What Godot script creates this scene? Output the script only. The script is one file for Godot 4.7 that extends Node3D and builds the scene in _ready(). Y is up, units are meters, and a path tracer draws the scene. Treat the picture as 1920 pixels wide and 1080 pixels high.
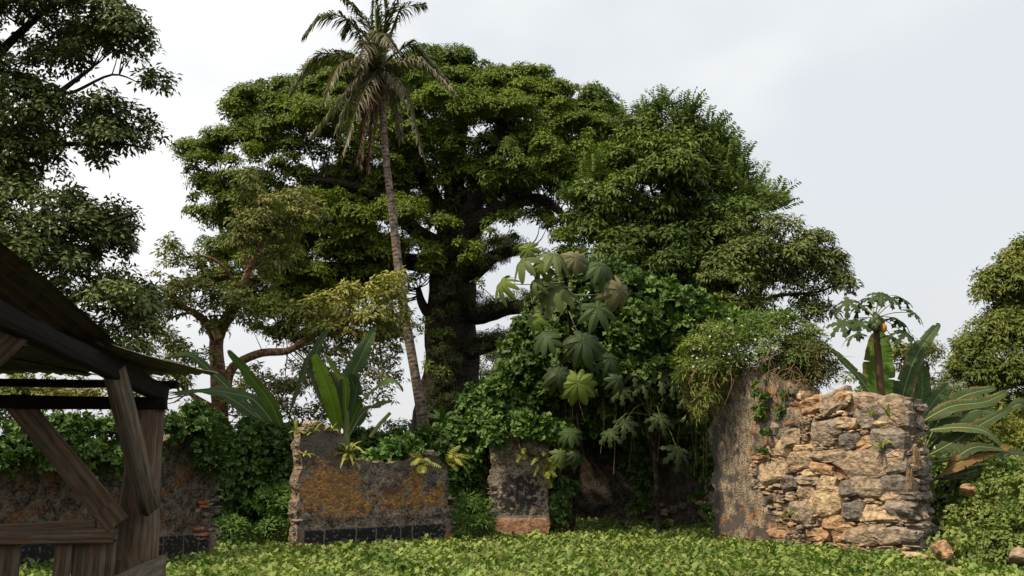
extends Node3D

const F := 1867.0                      # focal length in photo pixels (1920 wide)
const PITCH := 0.1802                  # the lens looks 10.3 degrees up
const EYE := 1.6
const GAIN := 1.7
var rng := RandomNumberGenerator.new()
var nz := FastNoiseLite.new()
var nf := FastNoiseLite.new()
var M := {}
var C := {}
var used := {}

# ---------------------------------------------------------------- helpers: places
func P(px: float, py: float, d: float) -> Vector3:
	var v := Vector3((px - 960.0) / F, (540.0 - py) / F, -1.0).rotated(Vector3.RIGHT, PITCH)
	return Vector3(0, EYE, 0) + v * (d / -v.z)

func on_plane(px: float, py: float, p0: Vector3, n: Vector3) -> Vector3:
	var v := Vector3((px - 960.0) / F, (540.0 - py) / F, -1.0).rotated(Vector3.RIGHT, PITCH)
	var o := Vector3(0, EYE, 0)
	return o + v * ((p0 - o).dot(n) / v.dot(n))

func rr(a: float, b: float) -> float:
	return rng.randf_range(a, b)

func rdir() -> Vector3:
	var y := rr(-1, 1)
	var t := rr(0, TAU)
	var s := sqrt(1.0 - y * y)
	return Vector3(s * cos(t), y, s * sin(t))

func ground_h(x: float, z: float) -> float:
	var d := -z
	var h := 0.06 * nz.get_noise_2d(x * 6.0, z * 6.0)
	var bank := smoothstep(7.3, 9.4, x + (d - 17.0) * 0.10) * smoothstep(14.0, 20.5, d)
	h += 1.62 * bank - 0.08 * (1.0 - smoothstep(24.0, 28.0, d)) * (1.0 - bank)
	h += 0.35 * smoothstep(22.0, 30.0, d) * (1.0 - smoothstep(60.0, 120.0, d)) * (1.0 - bank)
	return h

func spline(pts: Array, n: int) -> Array:
	var out := []
	var m := pts.size() - 1
	for i in n + 1:
		var f := float(i) / n * m
		var k := mini(int(f), m - 1)
		var t := f - k
		var a: Vector3 = pts[maxi(k - 1, 0)]
		var b: Vector3 = pts[k]
		var c: Vector3 = pts[k + 1]
		var d: Vector3 = pts[mini(k + 2, m)]
		out.append(b.cubic_interpolate(c, a, d, t))
	return out

# ---------------------------------------------------------------- helpers: nodes
func numbered(called: String, parent: Node) -> String:
	var key := str(parent.get_instance_id()) + called
	var n: int = used.get(key, 0)
	used[key] = n + 1
	return called if n == 0 else "%s_%03d" % [called, n]

func thing(called: String, label: String, category: String, at := Vector3.ZERO, group := "") -> Node3D:
	var o := Node3D.new()
	o.name = numbered(called, self)
	o.position = at
	add_child(o, true)
	tag(o, label, category, group)
	return o

func tag(o: Node, label: String, category: String, group := "") -> void:
	o.set_meta("label", label)
	o.set_meta("category", category)
	if group:
		o.set_meta("group", group)

func part(called: String, mesh: Mesh, mat: Material, parent: Node3D, kind := "") -> MeshInstance3D:
	var o := MeshInstance3D.new()
	o.mesh = mesh
	o.material_override = mat
	o.name = numbered(called, parent)
	parent.add_child(o, true)
	if kind:
		o.set_meta("kind", kind)
	return o

func origin_of(parent: Node3D) -> Vector3:
	var o := Vector3.ZERO
	var n: Node = parent
	while n != self and n is Node3D:
		o += n.position
		n = n.get_parent()
	return o

func copies(called: String, mesh: Mesh, mat: Material, xf: Array, cols: Array, parent: Node3D, kind := "stuff") -> MultiMeshInstance3D:
	var mm := MultiMesh.new()
	mm.transform_format = MultiMesh.TRANSFORM_3D
	mm.use_colors = true
	mm.mesh = mesh
	mm.instance_count = xf.size()
	for i in xf.size():
		mm.set_instance_transform(i, xf[i])
		mm.set_instance_color(i, cols[i])
	var o := MultiMeshInstance3D.new()
	o.multimesh = mm
	o.material_override = mat
	o.name = numbered(called, parent)
	if kind:
		o.set_meta("kind", kind)
	parent.add_child(o, true)
	return o

# ---------------------------------------------------------------- helpers: shapes
func begin() -> SurfaceTool:
	var st := SurfaceTool.new()
	st.begin(Mesh.PRIMITIVE_TRIANGLES)
	return st

func tri(st: SurfaceTool, a: Vector3, b: Vector3, c: Vector3) -> void:
	st.add_vertex(a)
	st.add_vertex(b)
	st.add_vertex(c)

func tube(st: SurfaceTool, pts: Array, radii: Array, sides := 6, wob := 0.0, off := Vector3.ZERO) -> void:
	var n := pts.size()
	var rings := []
	var nrm := Vector3(0.31, 0.2, 0.93)
	var along := 0.0
	for i in n:
		var p: Vector3 = pts[i]
		var t: Vector3 = (pts[mini(i + 1, n - 1)] - pts[maxi(i - 1, 0)]).normalized()
		if i > 0:
			along += p.distance_to(pts[i - 1])
		nrm = (nrm - t * nrm.dot(t))
		if nrm.length() < 0.05:
			nrm = t.cross(Vector3(0.7, 0.1, 0.7))
		nrm = nrm.normalized()
		var b := t.cross(nrm)
		var f := float(i) / (n - 1) * (radii.size() - 1)
		var k := mini(int(f), radii.size() - 2)
		var r: float = lerpf(radii[k], radii[k + 1], f - k)
		var ring := []
		for s in sides + 1:
			var a := TAU * (s % sides) / sides
			var dir := nrm * cos(a) + b * sin(a)
			var q := r
			if wob > 0.0:
				q *= 1.0 + wob * nz.get_noise_3d(p.x * 30 + dir.x * 40, p.y * 18 + dir.y * 20, p.z * 30 + dir.z * 40)
			ring.append([p + dir * q - off, Vector2(float(s) / sides, along), dir])
		rings.append(ring)
	for i in n - 1:
		for s in sides:
			var q := [rings[i][s], rings[i + 1][s], rings[i + 1][s + 1], rings[i][s + 1]]
			for k in [0, 1, 2, 0, 2, 3]:
				st.set_normal(q[k][2])
				st.set_uv(q[k][1])
				st.add_vertex(q[k][0])
	for e in [0, n - 1]:
		var c: Vector3 = pts[e] - off
		for s in sides:
			var dirn := (pts[1] - pts[0]) as Vector3 if e == 0 else (pts[n - 1] - pts[n - 2]) as Vector3
			dirn = dirn.normalized() * (-1.0 if e == 0 else 1.0)
			for v in ([c, rings[e][s][0], rings[e][s + 1][0]] if e == 0 else [c, rings[e][s + 1][0], rings[e][s][0]]):
				st.set_normal(dirn)
				st.set_uv(Vector2(0.5, 0.5))
				st.add_vertex(v)

func tube_mesh(pts: Array, radii: Array, sides := 6, wob := 0.0, off := Vector3.ZERO) -> ArrayMesh:
	var st := begin()
	tube(st, pts, radii, sides, wob, off)
	return st.commit()

# a timber with worn, chamfered edges
func beam_mesh(a: Vector3, b: Vector3, w: float, h: float, side_hint: Vector3, off := Vector3.ZERO, wear := 0.012, taper := 1.0) -> ArrayMesh:
	var st := begin()
	var t := (b - a).normalized()
	var s := (side_hint - t * side_hint.dot(t)).normalized()
	var u := s.cross(t)
	var n := maxi(4, int(a.distance_to(b) / 0.16))
	var ch := minf(w, h) * 0.14
	var sec := [Vector2(w / 2 - ch, -h / 2), Vector2(w / 2, -h / 2 + ch), Vector2(w / 2, h / 2 - ch), Vector2(w / 2 - ch, h / 2), Vector2(-w / 2 + ch, h / 2), Vector2(-w / 2, h / 2 - ch), Vector2(-w / 2, -h / 2 + ch), Vector2(-w / 2 + ch, -h / 2)]
	var rows := []
	for i in n + 1:
		var f := float(i) / n
		var sc := lerpf(1.0, taper, f)
		var p := a.lerp(b, f)
		var row := []
		for k in 8:
			var q: Vector2 = sec[k] * sc
			var v := p + s * q.x + u * q.y
			var j := nz.get_noise_3d(v.x * 60, v.y * 60, v.z * 60) * wear + rr(-0.2, 0.2) * wear
			row.append(v + (s * q.x + u * q.y).normalized() * j + t * (rr(-0.5, 0.5) * wear if i == 0 or i == n else 0.0) - off)
		rows.append(row)
	var len_ := a.distance_to(b)
	for i in n:
		for k in 8:
			var k2 := (k + 1) % 8
			var vs := [rows[i][k], rows[i + 1][k], rows[i + 1][k2], rows[i][k2]]
			var us := [Vector2(k / 8.0, float(i) / n * len_), Vector2(k / 8.0, float(i + 1) / n * len_), Vector2((k + 1) / 8.0, float(i + 1) / n * len_), Vector2((k + 1) / 8.0, float(i) / n * len_)]
			for m in [0, 1, 2, 0, 2, 3]:
				st.set_uv(us[m])
				st.add_vertex(vs[m])
	for e in [0, n]:
		for k in range(1, 7):
			for m in ([0, k, k + 1] if e == 0 else [0, k + 1, k]):
				st.set_uv(Vector2(rows[e][m].x * 3.0, 0.3 + rows[e][m].y * 0.2))
				st.add_vertex(rows[e][m])
	st.generate_normals()
	return st.commit()

# one leaf: folded blade of four or six triangles, base at p, pointing along t, blade normal n
func leaf(st: SurfaceTool, p: Vector3, t: Vector3, n: Vector3, L: float, W: float, col: Color, kind := 0) -> void:
	var s := t.cross(n).normalized()
	var nn := s.cross(t).normalized()
	st.set_color(col)
	if kind == 1:      # heart
		var a := p + nn * 0.0
		var m := p + t * L * 0.45 - nn * L * 0.05
		var e := p + t * L - nn * L * 0.22
		for sg in [-1.0, 1.0]:
			var b: Vector3 = p - t * L * 0.13 + s * sg * W * 0.3 + nn * W * 0.1
			var c: Vector3 = p + t * L * 0.22 + s * sg * W * 0.53 + nn * W * 0.14
			tri(st, a, b, c)
			tri(st, a, c, m)
			tri(st, m, c, e)
	else:
		var m := p + t * L * 0.45
		var e := p + t * L - nn * L * 0.18
		for sg in [-1.0, 1.0]:
			var c: Vector3 = p + t * L * 0.42 + s * sg * W * 0.5 + nn * W * 0.16
			tri(st, p, c, m)
			tri(st, m, c, e)

# a spray of leaves round a point; up is the side that looks at the light
func clump(n: int, R: float, L: float, W: float, kind: int, spread: float, odd: Color, odd_share: float, droop := 0.25, messy := 0.6) -> ArrayMesh:
	var st := begin()
	for i in n:
		var d := rdir()
		d.y = absf(d.y) * (1.0 - spread) + d.y * spread
		var p := d * R * rr(0.15, 1.0)
		p.y *= 0.7
		var t := (d + Vector3(rr(-0.6, 0.6), rr(-0.4, 0.2) - droop, rr(-0.6, 0.6))).normalized()
		var nn := (Vector3(0, 1, 0) + rdir() * messy).normalized()
		if absf(nn.dot(t)) > 0.9:
			nn = Vector3(0.7, 0.1, 0.7)
		var k := rr(0.72, 1.28)
		var c := Color(k * rr(0.92, 1.1), k, k * rr(0.85, 1.1))
		if rng.randf() < odd_share:
			c = Color(odd.r * k, odd.g * k, odd.b * k)
		leaf(st, p, t, nn, L * rr(0.7, 1.2), W * rr(0.75, 1.2), c, kind)
	return st.commit()

# foliage: fills a volume whose outline is poly (points in metres on a plane d0..d1 away) with puffs of clumps
func foliage(called: String, poly: Array, d0: float, d1: float, thick: float, puff: float, per: int, dens: float, mesh: Mesh, mat: Material, ca: Color, cb: Color, parent: Node3D, size := 1.0, flat := 0.35, holes := 0.0) -> Array:
	var x0 := 1e9
	var x1 := -1e9
	for q in poly:
		x0 = minf(x0, q[0])
		x1 = maxf(x1, q[0])
	var pts := PackedVector2Array()
	var lo := Vector2(1e9, 1e9)
	var hi := Vector2(-1e9, -1e9)
	for q in poly:
		var w := P(q[0], q[1], lerpf(d0, d1, (q[0] - x0) / (x1 - x0)))
		var v := Vector2(w.x, w.y)
		pts.append(v)
		lo = lo.min(v)
		hi = hi.max(v)
	var area := 0.0
	for i in pts.size():
		area += pts[i].cross(pts[(i + 1) % pts.size()])
	area = absf(area) / 2.0
	var n := int(area / (puff * puff * 1.6) * dens)
	var xf := []
	var cols := []
	var centers := []
	var off := origin_of(parent)
	var tries := 0
	while centers.size() < n and tries < n * 40:
		tries += 1
		var c := Vector2(rr(lo.x, hi.x), rr(lo.y, hi.y))
		if not Geometry2D.is_point_in_polygon(c, pts):
			continue
		var de := 1e9
		for i in pts.size():
			de = minf(de, c.distance_to(Geometry2D.get_closest_point_to_segment(c, pts[i], pts[(i + 1) % pts.size()])))
		var r := puff * (0.5 + 0.95 * pow(rng.randf(), 1.6))
		if de < r * 0.55:
			r = maxf(de * 1.3, puff * 0.35)
		var zm := minf(thick, de * 1.1 + 0.15)
		var dd := lerpf(d0, d1, (c.x - lo.x) / (hi.x - lo.x))
		var z := -dd + (1.0 if rng.randf() < 0.62 else -1.0) * zm * sqrt(rng.randf())
		var pc := Vector3(c.x, c.y, z)
		if holes > 0.0 and nf.get_noise_3d(pc.x * 30.0, pc.y * 30.0, pc.z * 12.0) < holes - 0.45:
			continue
		centers.append(pc)
		var tone := clampf(0.5 + 0.9 * nz.get_noise_3d(pc.x * 9.0, pc.y * 9.0, pc.z * 9.0) + rr(-0.22, 0.22), 0.0, 1.0)
		var m := maxi(4, int(per * (r / puff) * (r / puff)))
		for k in m:
			var d := rdir()
			if d.y < -0.25:
				d.y = -d.y * 0.6
			d = d.normalized()
			var p := pc + Vector3(d.x, d.y * (1.0 - flat) , d.z) * r * rr(0.55, 1.05)
			var up := (d + Vector3(0, 0.7, 0)).normalized()
			var b := Basis(Quaternion(Vector3.UP, up)) * Basis(Vector3.UP, rr(0, TAU))
			xf.append(Transform3D(b.scaled(Vector3.ONE * size * rr(0.75, 1.25)), p - off))
			var q := clampf(tone + rr(-0.2, 0.2), 0.0, 1.0)
			var cc := ca.lerp(cb, q)
			cols.append(Color(cc.r * GAIN, cc.g * GAIN, cc.b * GAIN))
	if xf.size() > 8:
		copies(called, mesh, mat, xf, cols, parent)
	return centers

# twigs from the skeleton to the puffs
func twigs(called: String, centers: Array, bones: Array, share: float, r0: float, mat: Material, parent: Node3D) -> void:
	var st := begin()
	var off := origin_of(parent)
	for c in centers:
		if rng.randf() > share:
			continue
		var best: Vector3 = bones[0]
		var bd := 1e9
		for b in bones:
			var dd: float = c.distance_to(b) + maxf(0.0, b.y - c.y) * 1.2
			if dd < bd:
				bd = dd
				best = b
		if bd < 0.15 or bd > 2.4:
			continue
		var mid: Vector3 = best.lerp(c, 0.5) + rdir() * bd * 0.12 - Vector3(0, bd * 0.06, 0)
		tube(st, spline([best, mid, c], 5), [r0 * (0.6 + 0.12 * bd), r0 * 0.5, r0 * 0.22], 5, 0.0, off)
	part(called, st.commit(), mat, parent, "stuff")

func limb(called: String, q: Array, radii: Array, mat: Material, parent: Node3D, bones: Array, sides := 9, wob := 0.18) -> void:
	var pts := []
	for e in q:
		pts.append(P(e[0], e[1], e[2]))
	var sp := spline(pts, pts.size() * 4)
	for v in sp:
		bones.append(v)
	part(called, tube_mesh(sp, radii, sides, wob, origin_of(parent)), mat, parent)

# ---------------------------------------------------------------- helpers: materials
func mat(rough := 0.9, col := Color.WHITE) -> StandardMaterial3D:
	var m := StandardMaterial3D.new()
	m.albedo_color = col
	m.roughness = rough
	m.metallic_specular = 0.35
	return m

func leaf_mat(rough: float, spec: float, back: Color) -> StandardMaterial3D:
	var m := mat(rough)
	m.vertex_color_use_as_albedo = true
	m.metallic_specular = spec
	m.backlight_enabled = true
	m.backlight = back
	m.cull_mode = BaseMaterial3D.CULL_DISABLED
	return m

func lin(r: float, g: float, b: float) -> Color:
	return Color(r, g, b).linear_to_srgb()

func picture(w: int, h: int, f: Callable) -> ImageTexture:
	var im := Image.create(w, h, false, Image.FORMAT_RGB8)
	for y in h:
		for x in w:
			var c: Color = f.call((x + 0.5) / w, (y + 0.5) / h)
			im.set_pixel(x, y, c.linear_to_srgb())
	return ImageTexture.create_from_image(im)

func noise_tex(seed_: int, freq: float, ramp: Array, octaves := 5, size := 256) -> NoiseTexture2D:
	var n := FastNoiseLite.new()
	n.seed = seed_
	n.frequency = freq
	n.fractal_octaves = octaves
	n.noise_type = FastNoiseLite.TYPE_SIMPLEX
	var t := NoiseTexture2D.new()
	t.width = size
	t.height = size
	t.seamless = true
	t.noise = n
	if ramp.size():
		var g := Gradient.new()
		var offs := PackedFloat32Array()
		var cs := PackedColorArray()
		for e in ramp:
			offs.append(e[0])
			cs.append(lin(e[1], e[2], e[3]))
		g.offsets = offs
		g.colors = cs
		t.color_ramp = g
	return t

func triplanar(m: StandardMaterial3D, scale: float, world := true) -> StandardMaterial3D:
	m.uv1_triplanar = true
	m.uv1_world_triplanar = world
	m.uv1_scale = Vector3.ONE * scale
	return m

func make_materials() -> void:
	M.bump = noise_tex(77, 0.03, [], 5)
	M.bump_fine = noise_tex(78, 0.06, [], 4)
	# timber: grain along the length
	var grain := FastNoiseLite.new()
	grain.frequency = 1.0
	grain.fractal_octaves = 4
	grain.seed = 5
	var wood := picture(128, 256, func(u: float, v: float) -> Color:
		var a := grain.get_noise_2d(u * 26.0, v * 1.6)
		var b := grain.get_noise_2d(u * 70.0 + 9.0, v * 4.0)
		var c := grain.get_noise_2d(u * 4.0 + 30.0, v * 3.0)
		var k := clampf(0.55 + a * 0.45 + b * 0.3, 0.12, 1.2)
		return Color(0.175, 0.128, 0.088).lerp(Color(0.19, 0.165, 0.135), clampf(c * 1.6 + 0.4, 0, 1)) * k)
	M.wood = mat(0.9, lin(1.0, 0.9, 0.8))
	M.wood.albedo_texture = wood
	M.wood.heightmap_enabled = true
	M.wood.heightmap_texture = wood
	M.wood.heightmap_scale = 2.0
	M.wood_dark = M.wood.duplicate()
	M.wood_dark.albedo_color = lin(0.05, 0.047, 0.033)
	M.wood_grey = M.wood.duplicate()
	M.wood_grey.albedo_color = lin(0.95, 0.98, 0.92)
	# bark
	var bark := noise_tex(11, 0.02, [[0.25, 0.025, 0.019, 0.015], [0.5, 0.07, 0.054, 0.043], [0.72, 0.13, 0.108, 0.09]])
	M.bark = triplanar(mat(0.95, lin(0.22, 0.2, 0.175)), 0.9)
	M.bark.albedo_texture = bark
	M.bark.heightmap_enabled = true
	M.bark.heightmap_texture = M.bump
	M.bark.heightmap_scale = 4.0
	M.bark_red = triplanar(mat(0.9), 1.4)
	M.bark_red.albedo_texture = noise_tex(12, 0.02, [[0.25, 0.06, 0.034, 0.02], [0.5, 0.15, 0.085, 0.05], [0.75, 0.26, 0.17, 0.1]])
	M.bark_red.heightmap_enabled = true
	M.bark_red.heightmap_texture = M.bump
	M.bark_red.heightmap_scale = 2.0
	M.pale_wood = triplanar(mat(0.9), 1.4)
	M.pale_wood.albedo_texture = noise_tex(13, 0.02, [[0.25, 0.16, 0.1, 0.05], [0.6, 0.38, 0.27, 0.15]])
	var rings := FastNoiseLite.new()
	rings.seed = 8
	M.palm_bark = mat(0.92)
	M.palm_bark.albedo_texture = picture(64, 256, func(u: float, v: float) -> Color:
		var k := 0.5 + 0.5 * sin(v * TAU * 9.0 + rings.get_noise_2d(u * 90.0, v * 120.0) * 1.6)
		var s := rings.get_noise_2d(u * 300.0, v * 900.0)
		return Color(0.15, 0.115, 0.09) * (0.55 + 0.4 * k + 0.9 * s) + Color(0.10, 0.09, 0.08) * clampf(rings.get_noise_2d(u * 120.0 + 50.0, v * 300.0) * 2.5, 0, 1))
	M.palm_bark.heightmap_enabled = true
	M.palm_bark.heightmap_texture = M.palm_bark.albedo_texture
	M.palm_bark.heightmap_scale = 3.0
	# leaves
	M.leaf = leaf_mat(0.55, 0.3, Color(0.5, 0.62, 0.16))
	M.leaf_gloss = leaf_mat(0.5, 0.32, Color(0.34, 0.42, 0.14))
	M.leaf_soft = leaf_mat(0.6, 0.3, Color(0.6, 0.74, 0.2))
	M.dry = leaf_mat(0.85, 0.2, Color(0.3, 0.25, 0.15))
	M.petal = leaf_mat(0.8, 0.2, Color(0.4, 0.4, 0.45))
	M.stalk = mat(0.6, lin(0.13, 0.16, 0.05))
	M.stalk_red = mat(0.7, lin(0.085, 0.05, 0.026))
	M.vine_dry = mat(0.9, lin(0.19, 0.13, 0.075))
	M.vine_green = mat(0.8, lin(0.10, 0.10, 0.035))
	# stones
	var tones := [[0.235, 0.18, 0.128], [0.32, 0.24, 0.16], [0.38, 0.285, 0.18], [0.205, 0.175, 0.145], [0.125, 0.108, 0.095], [0.30, 0.19, 0.11], [0.235, 0.185, 0.14]]
	M.stones = []
	for i in tones.size():
		var t: Array = tones[i]
		var m := triplanar(mat(0.93), 1.3)
		m.albedo_texture = noise_tex(20 + i, 0.018, [[0.18, t[0] * 0.38, t[1] * 0.36, t[2] * 0.38], [0.42, t[0] * 0.85, t[1] * 0.82, t[2] * 0.8], [0.62, t[0] * 1.12, t[1] * 1.1, t[2] * 1.08], [0.8, t[0] * 1.45, t[1] * 1.42, t[2] * 1.4]])
		m.heightmap_enabled = true
		m.heightmap_texture = M.bump
		m.heightmap_scale = 3.0
		M.stones.append(m)
	M.brick = triplanar(mat(0.95), 2.0)
	M.brick.albedo_texture = noise_tex(31, 0.03, [[0.2, 0.12, 0.035, 0.02], [0.55, 0.30, 0.075, 0.035], [0.8, 0.36, 0.16, 0.1]])
	M.earth = triplanar(mat(0.98), 0.8)
	M.earth.albedo_texture = noise_tex(32, 0.03, [[0.2, 0.022, 0.018, 0.012], [0.5, 0.055, 0.045, 0.026], [0.8, 0.10, 0.08, 0.045]])
	M.earth.heightmap_enabled = true
	M.earth.heightmap_texture = M.bump
	M.earth.heightmap_scale = 6.0
	M.core = triplanar(mat(0.98), 0.7)
	M.core.albedo_texture = noise_tex(33, 0.02, [[0.2, 0.02, 0.016, 0.013], [0.5, 0.05, 0.04, 0.032], [0.8, 0.09, 0.07, 0.055]])
	M.masonry = triplanar(mat(0.97), 1.6)
	M.masonry.albedo_texture = noise_tex(36, 0.03, [[0.2, 0.05, 0.04, 0.032], [0.45, 0.13, 0.105, 0.08], [0.6, 0.2, 0.155, 0.11], [0.8, 0.27, 0.17, 0.1]])
	M.masonry.heightmap_enabled = true
	M.masonry.heightmap_texture = M.bump
	M.masonry.heightmap_scale = 6.0
	# roof sheets
	M.tin = triplanar(mat(0.6), 0.9)
	M.tin.metallic = 0.25
	M.tin.albedo_texture = noise_tex(34, 0.02, [[0.2, 0.022, 0.026, 0.013], [0.5, 0.05, 0.058, 0.03], [0.68, 0.075, 0.06, 0.03], [0.85, 0.11, 0.06, 0.03]])

# ---------------------------------------------------------------- walls
# a weathered wall from base point a to b; top = [[u, height], ...]; paint and relief share one function of (metres along, height)
func wall_mesh(a: Vector3, b: Vector3, top: Array, thick: float, hmax: float, relief: Callable, rag_l: float, rag_r: float, cell := 0.06) -> ArrayMesh:
	var len_ := a.distance_to(b)
	var t := (b - a) / len_
	var n := t.cross(Vector3.UP)
	if n.z < 0:
		n = -n
	var nu := int(len_ / cell)
	var nv := int(hmax / cell)
	var grid := [[], []]
	for i in nu + 1:
		for j in nv + 1:
			var u := float(i) / nu
			var v := float(j) / nv
			var h := 0.0
			for k in top.size() - 1:
				if u >= top[k][0] and u <= top[k + 1][0]:
					var s: float = (u - top[k][0]) / maxf(0.0001, top[k + 1][0] - top[k][0])
					h = lerpf(top[k][1], top[k + 1][1], s)
			h += 0.05 * nf.get_noise_1d(u * len_ * 90.0) + 0.035 * nf.get_noise_1d(u * len_ * 260.0 + 77.0)
			var y := v * h - 0.25 * (1.0 - v)
			var el := rag_l * (0.5 + nf.get_noise_1d(y * 75.0 + 10.0) * 0.9 + nf.get_noise_1d(y * 260.0) * 0.5)
			var er := rag_r * (0.5 + nf.get_noise_1d(y * 75.0 + 500.0) * 0.9 + nf.get_noise_1d(y * 260.0 + 90.0) * 0.5)
			var x := lerpf(el, len_ - er, u)
			var p := a + t * x + Vector3(0, y, 0)
			var r: float = (relief as Callable).call(x / len_, y)
			grid[0].append([p + n * (r + 0.012 * nf.get_noise_3d(p.x * 160, p.y * 160, p.z * 160)), Vector2(x / len_, 1.0 - y / hmax)])
			grid[1].append([p - n * (thick + 0.03 * nf.get_noise_3d(p.x * 60, p.y * 60, p.z * 60)), Vector2(x / len_, 1.0 - y / hmax)])
	var st := begin()
	var sh := begin()
	var w := nv + 1
	for g in 2:
		var to := st if g == 0 else sh
		for i in nu:
			for j in nv:
				var q := [i * w + j, (i + 1) * w + j, (i + 1) * w + j + 1, i * w + j + 1]
				for k in ([0, 2, 1, 0, 3, 2] if g == 0 else [0, 1, 2, 0, 2, 3]):
					to.set_uv(grid[g][q[k]][1])
					to.add_vertex(grid[g][q[k]][0])
	var rim := []
	for j in nv:
		rim.append([j, j + 1])
		rim.append([nu * w + j + 1, nu * w + j])
	for i in nu:
		rim.append([i * w + nv, (i + 1) * w + nv])
	var steps := maxi(2, int(thick / 0.07))
	var lump := func(v: Vector3, f: float) -> Vector3:
		var k := 4.0 * f * (1.0 - f)
		return v + Vector3(nf.get_noise_3d(v.x * 190, v.y * 320, v.z * 190), 0.4 * nf.get_noise_3d(v.x * 150 + 40, v.y * 150, v.z * 150), nf.get_noise_3d(v.x * 190, v.y * 320, v.z * 190 + 90)) * 0.12 * k
	for e in rim:
		for k in steps:
			var f0 := float(k) / steps
			var f1 := float(k + 1) / steps
			var q := []
			for c in [[e[0], f0], [e[1], f0], [e[1], f1], [e[0], f1]]:
				var v0: Vector3 = grid[0][c[0]][0]
				var v1: Vector3 = grid[1][c[0]][0]
				q.append((lump as Callable).call(v0.lerp(v1, c[1]), c[1]))
			for m in [0, 2, 1, 0, 3, 2]:
				sh.add_vertex(q[m])
	sh.index()
	sh.generate_normals()
	C.shell = sh.commit()
	st.index()
	st.generate_normals()
	return st.commit()

func spray(n: int, L: float, W: float, long: float) -> ArrayMesh:
	var st := begin()
	for i in n:
		var f := (i + 0.5) / n
		var p := Vector3(0.25 * f * f * long, f * long, 0)
		var ax := Vector3(0.5 * f, 1, 0).normalized()
		var sg := 1.0 if i % 2 == 0 else -1.0
		var t := (ax * 0.55 + Vector3(rr(-0.2, 0.3), rr(-0.25, 0.1), sg * 0.85)).normalized()
		var k := rr(0.75, 1.25)
		leaf(st, p, t, (Vector3(0.8, 0.5, 0) + rdir() * 0.35).normalized(), L * (0.75 + 0.5 * sin(PI * f)) * rr(0.8, 1.15), W * rr(0.8, 1.2), Color(k * rr(0.92, 1.1), k, k * 0.95), 0)
	return st.commit()

func stone_mesh(sides: int, boxy: float) -> ArrayMesh:
	var st := begin()
	st.set_smooth_group(-1)
	var ang := []
	for i in sides:
		ang.append(TAU * (i + rr(-0.3, 0.3)) / sides)
	var rad := []
	for i in sides:
		var c := absf(cos(ang[i]))
		var s := absf(sin(ang[i]))
		var box := 0.5 / maxf(c, s)
		rad.append(lerpf(0.5, box, boxy) * rr(0.78, 1.06))
	var rings := []
	var tilt := Vector2(rr(-0.25, 0.25), rr(-0.25, 0.25))
	for e in [[-0.5, 0.95], [0.18, 1.0], [0.38, 0.93], [0.5, 0.66]]:
		var ring := []
		for i in sides:
			var r: float = rad[i] * e[1] * rr(0.95, 1.04)
			var x: float = cos(ang[i]) * r
			var y: float = sin(ang[i]) * r
			var z: float = e[0]
			if z > 0.0:
				z += x * tilt.x + y * tilt.y + rr(-0.09, 0.09)
			ring.append(Vector3(x, y, z))
		rings.append(ring)
	for k in 3:
		for i in sides:
			var j := (i + 1) % sides
			tri(st, rings[k][i], rings[k + 1][i], rings[k + 1][j])
			tri(st, rings[k][i], rings[k + 1][j], rings[k][j])
	var c := Vector3(rr(-0.12, 0.12), rr(-0.12, 0.12), 0.5 + rr(-0.04, 0.1))
	for i in sides:
		tri(st, rings[3][i], c, rings[3][(i + 1) % sides])
	st.generate_normals()
	return st.commit()

func place_stone(called: String, parent: Node3D, at: Vector3, n: Vector3, w: float, h: float, depth: float, spin: float, m: Material) -> MeshInstance3D:
	var o := part(called, C.stone[rng.randi() % C.stone.size()], m, parent)
	var x := Vector3.UP.cross(n).normalized()
	var b := Basis(x, n.cross(x), n) * Basis(Vector3(0, 0, 1), spin)
	o.transform = Transform3D(b * Basis.from_scale(Vector3(w, h, depth)), at - origin_of(parent))
	return o

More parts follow.
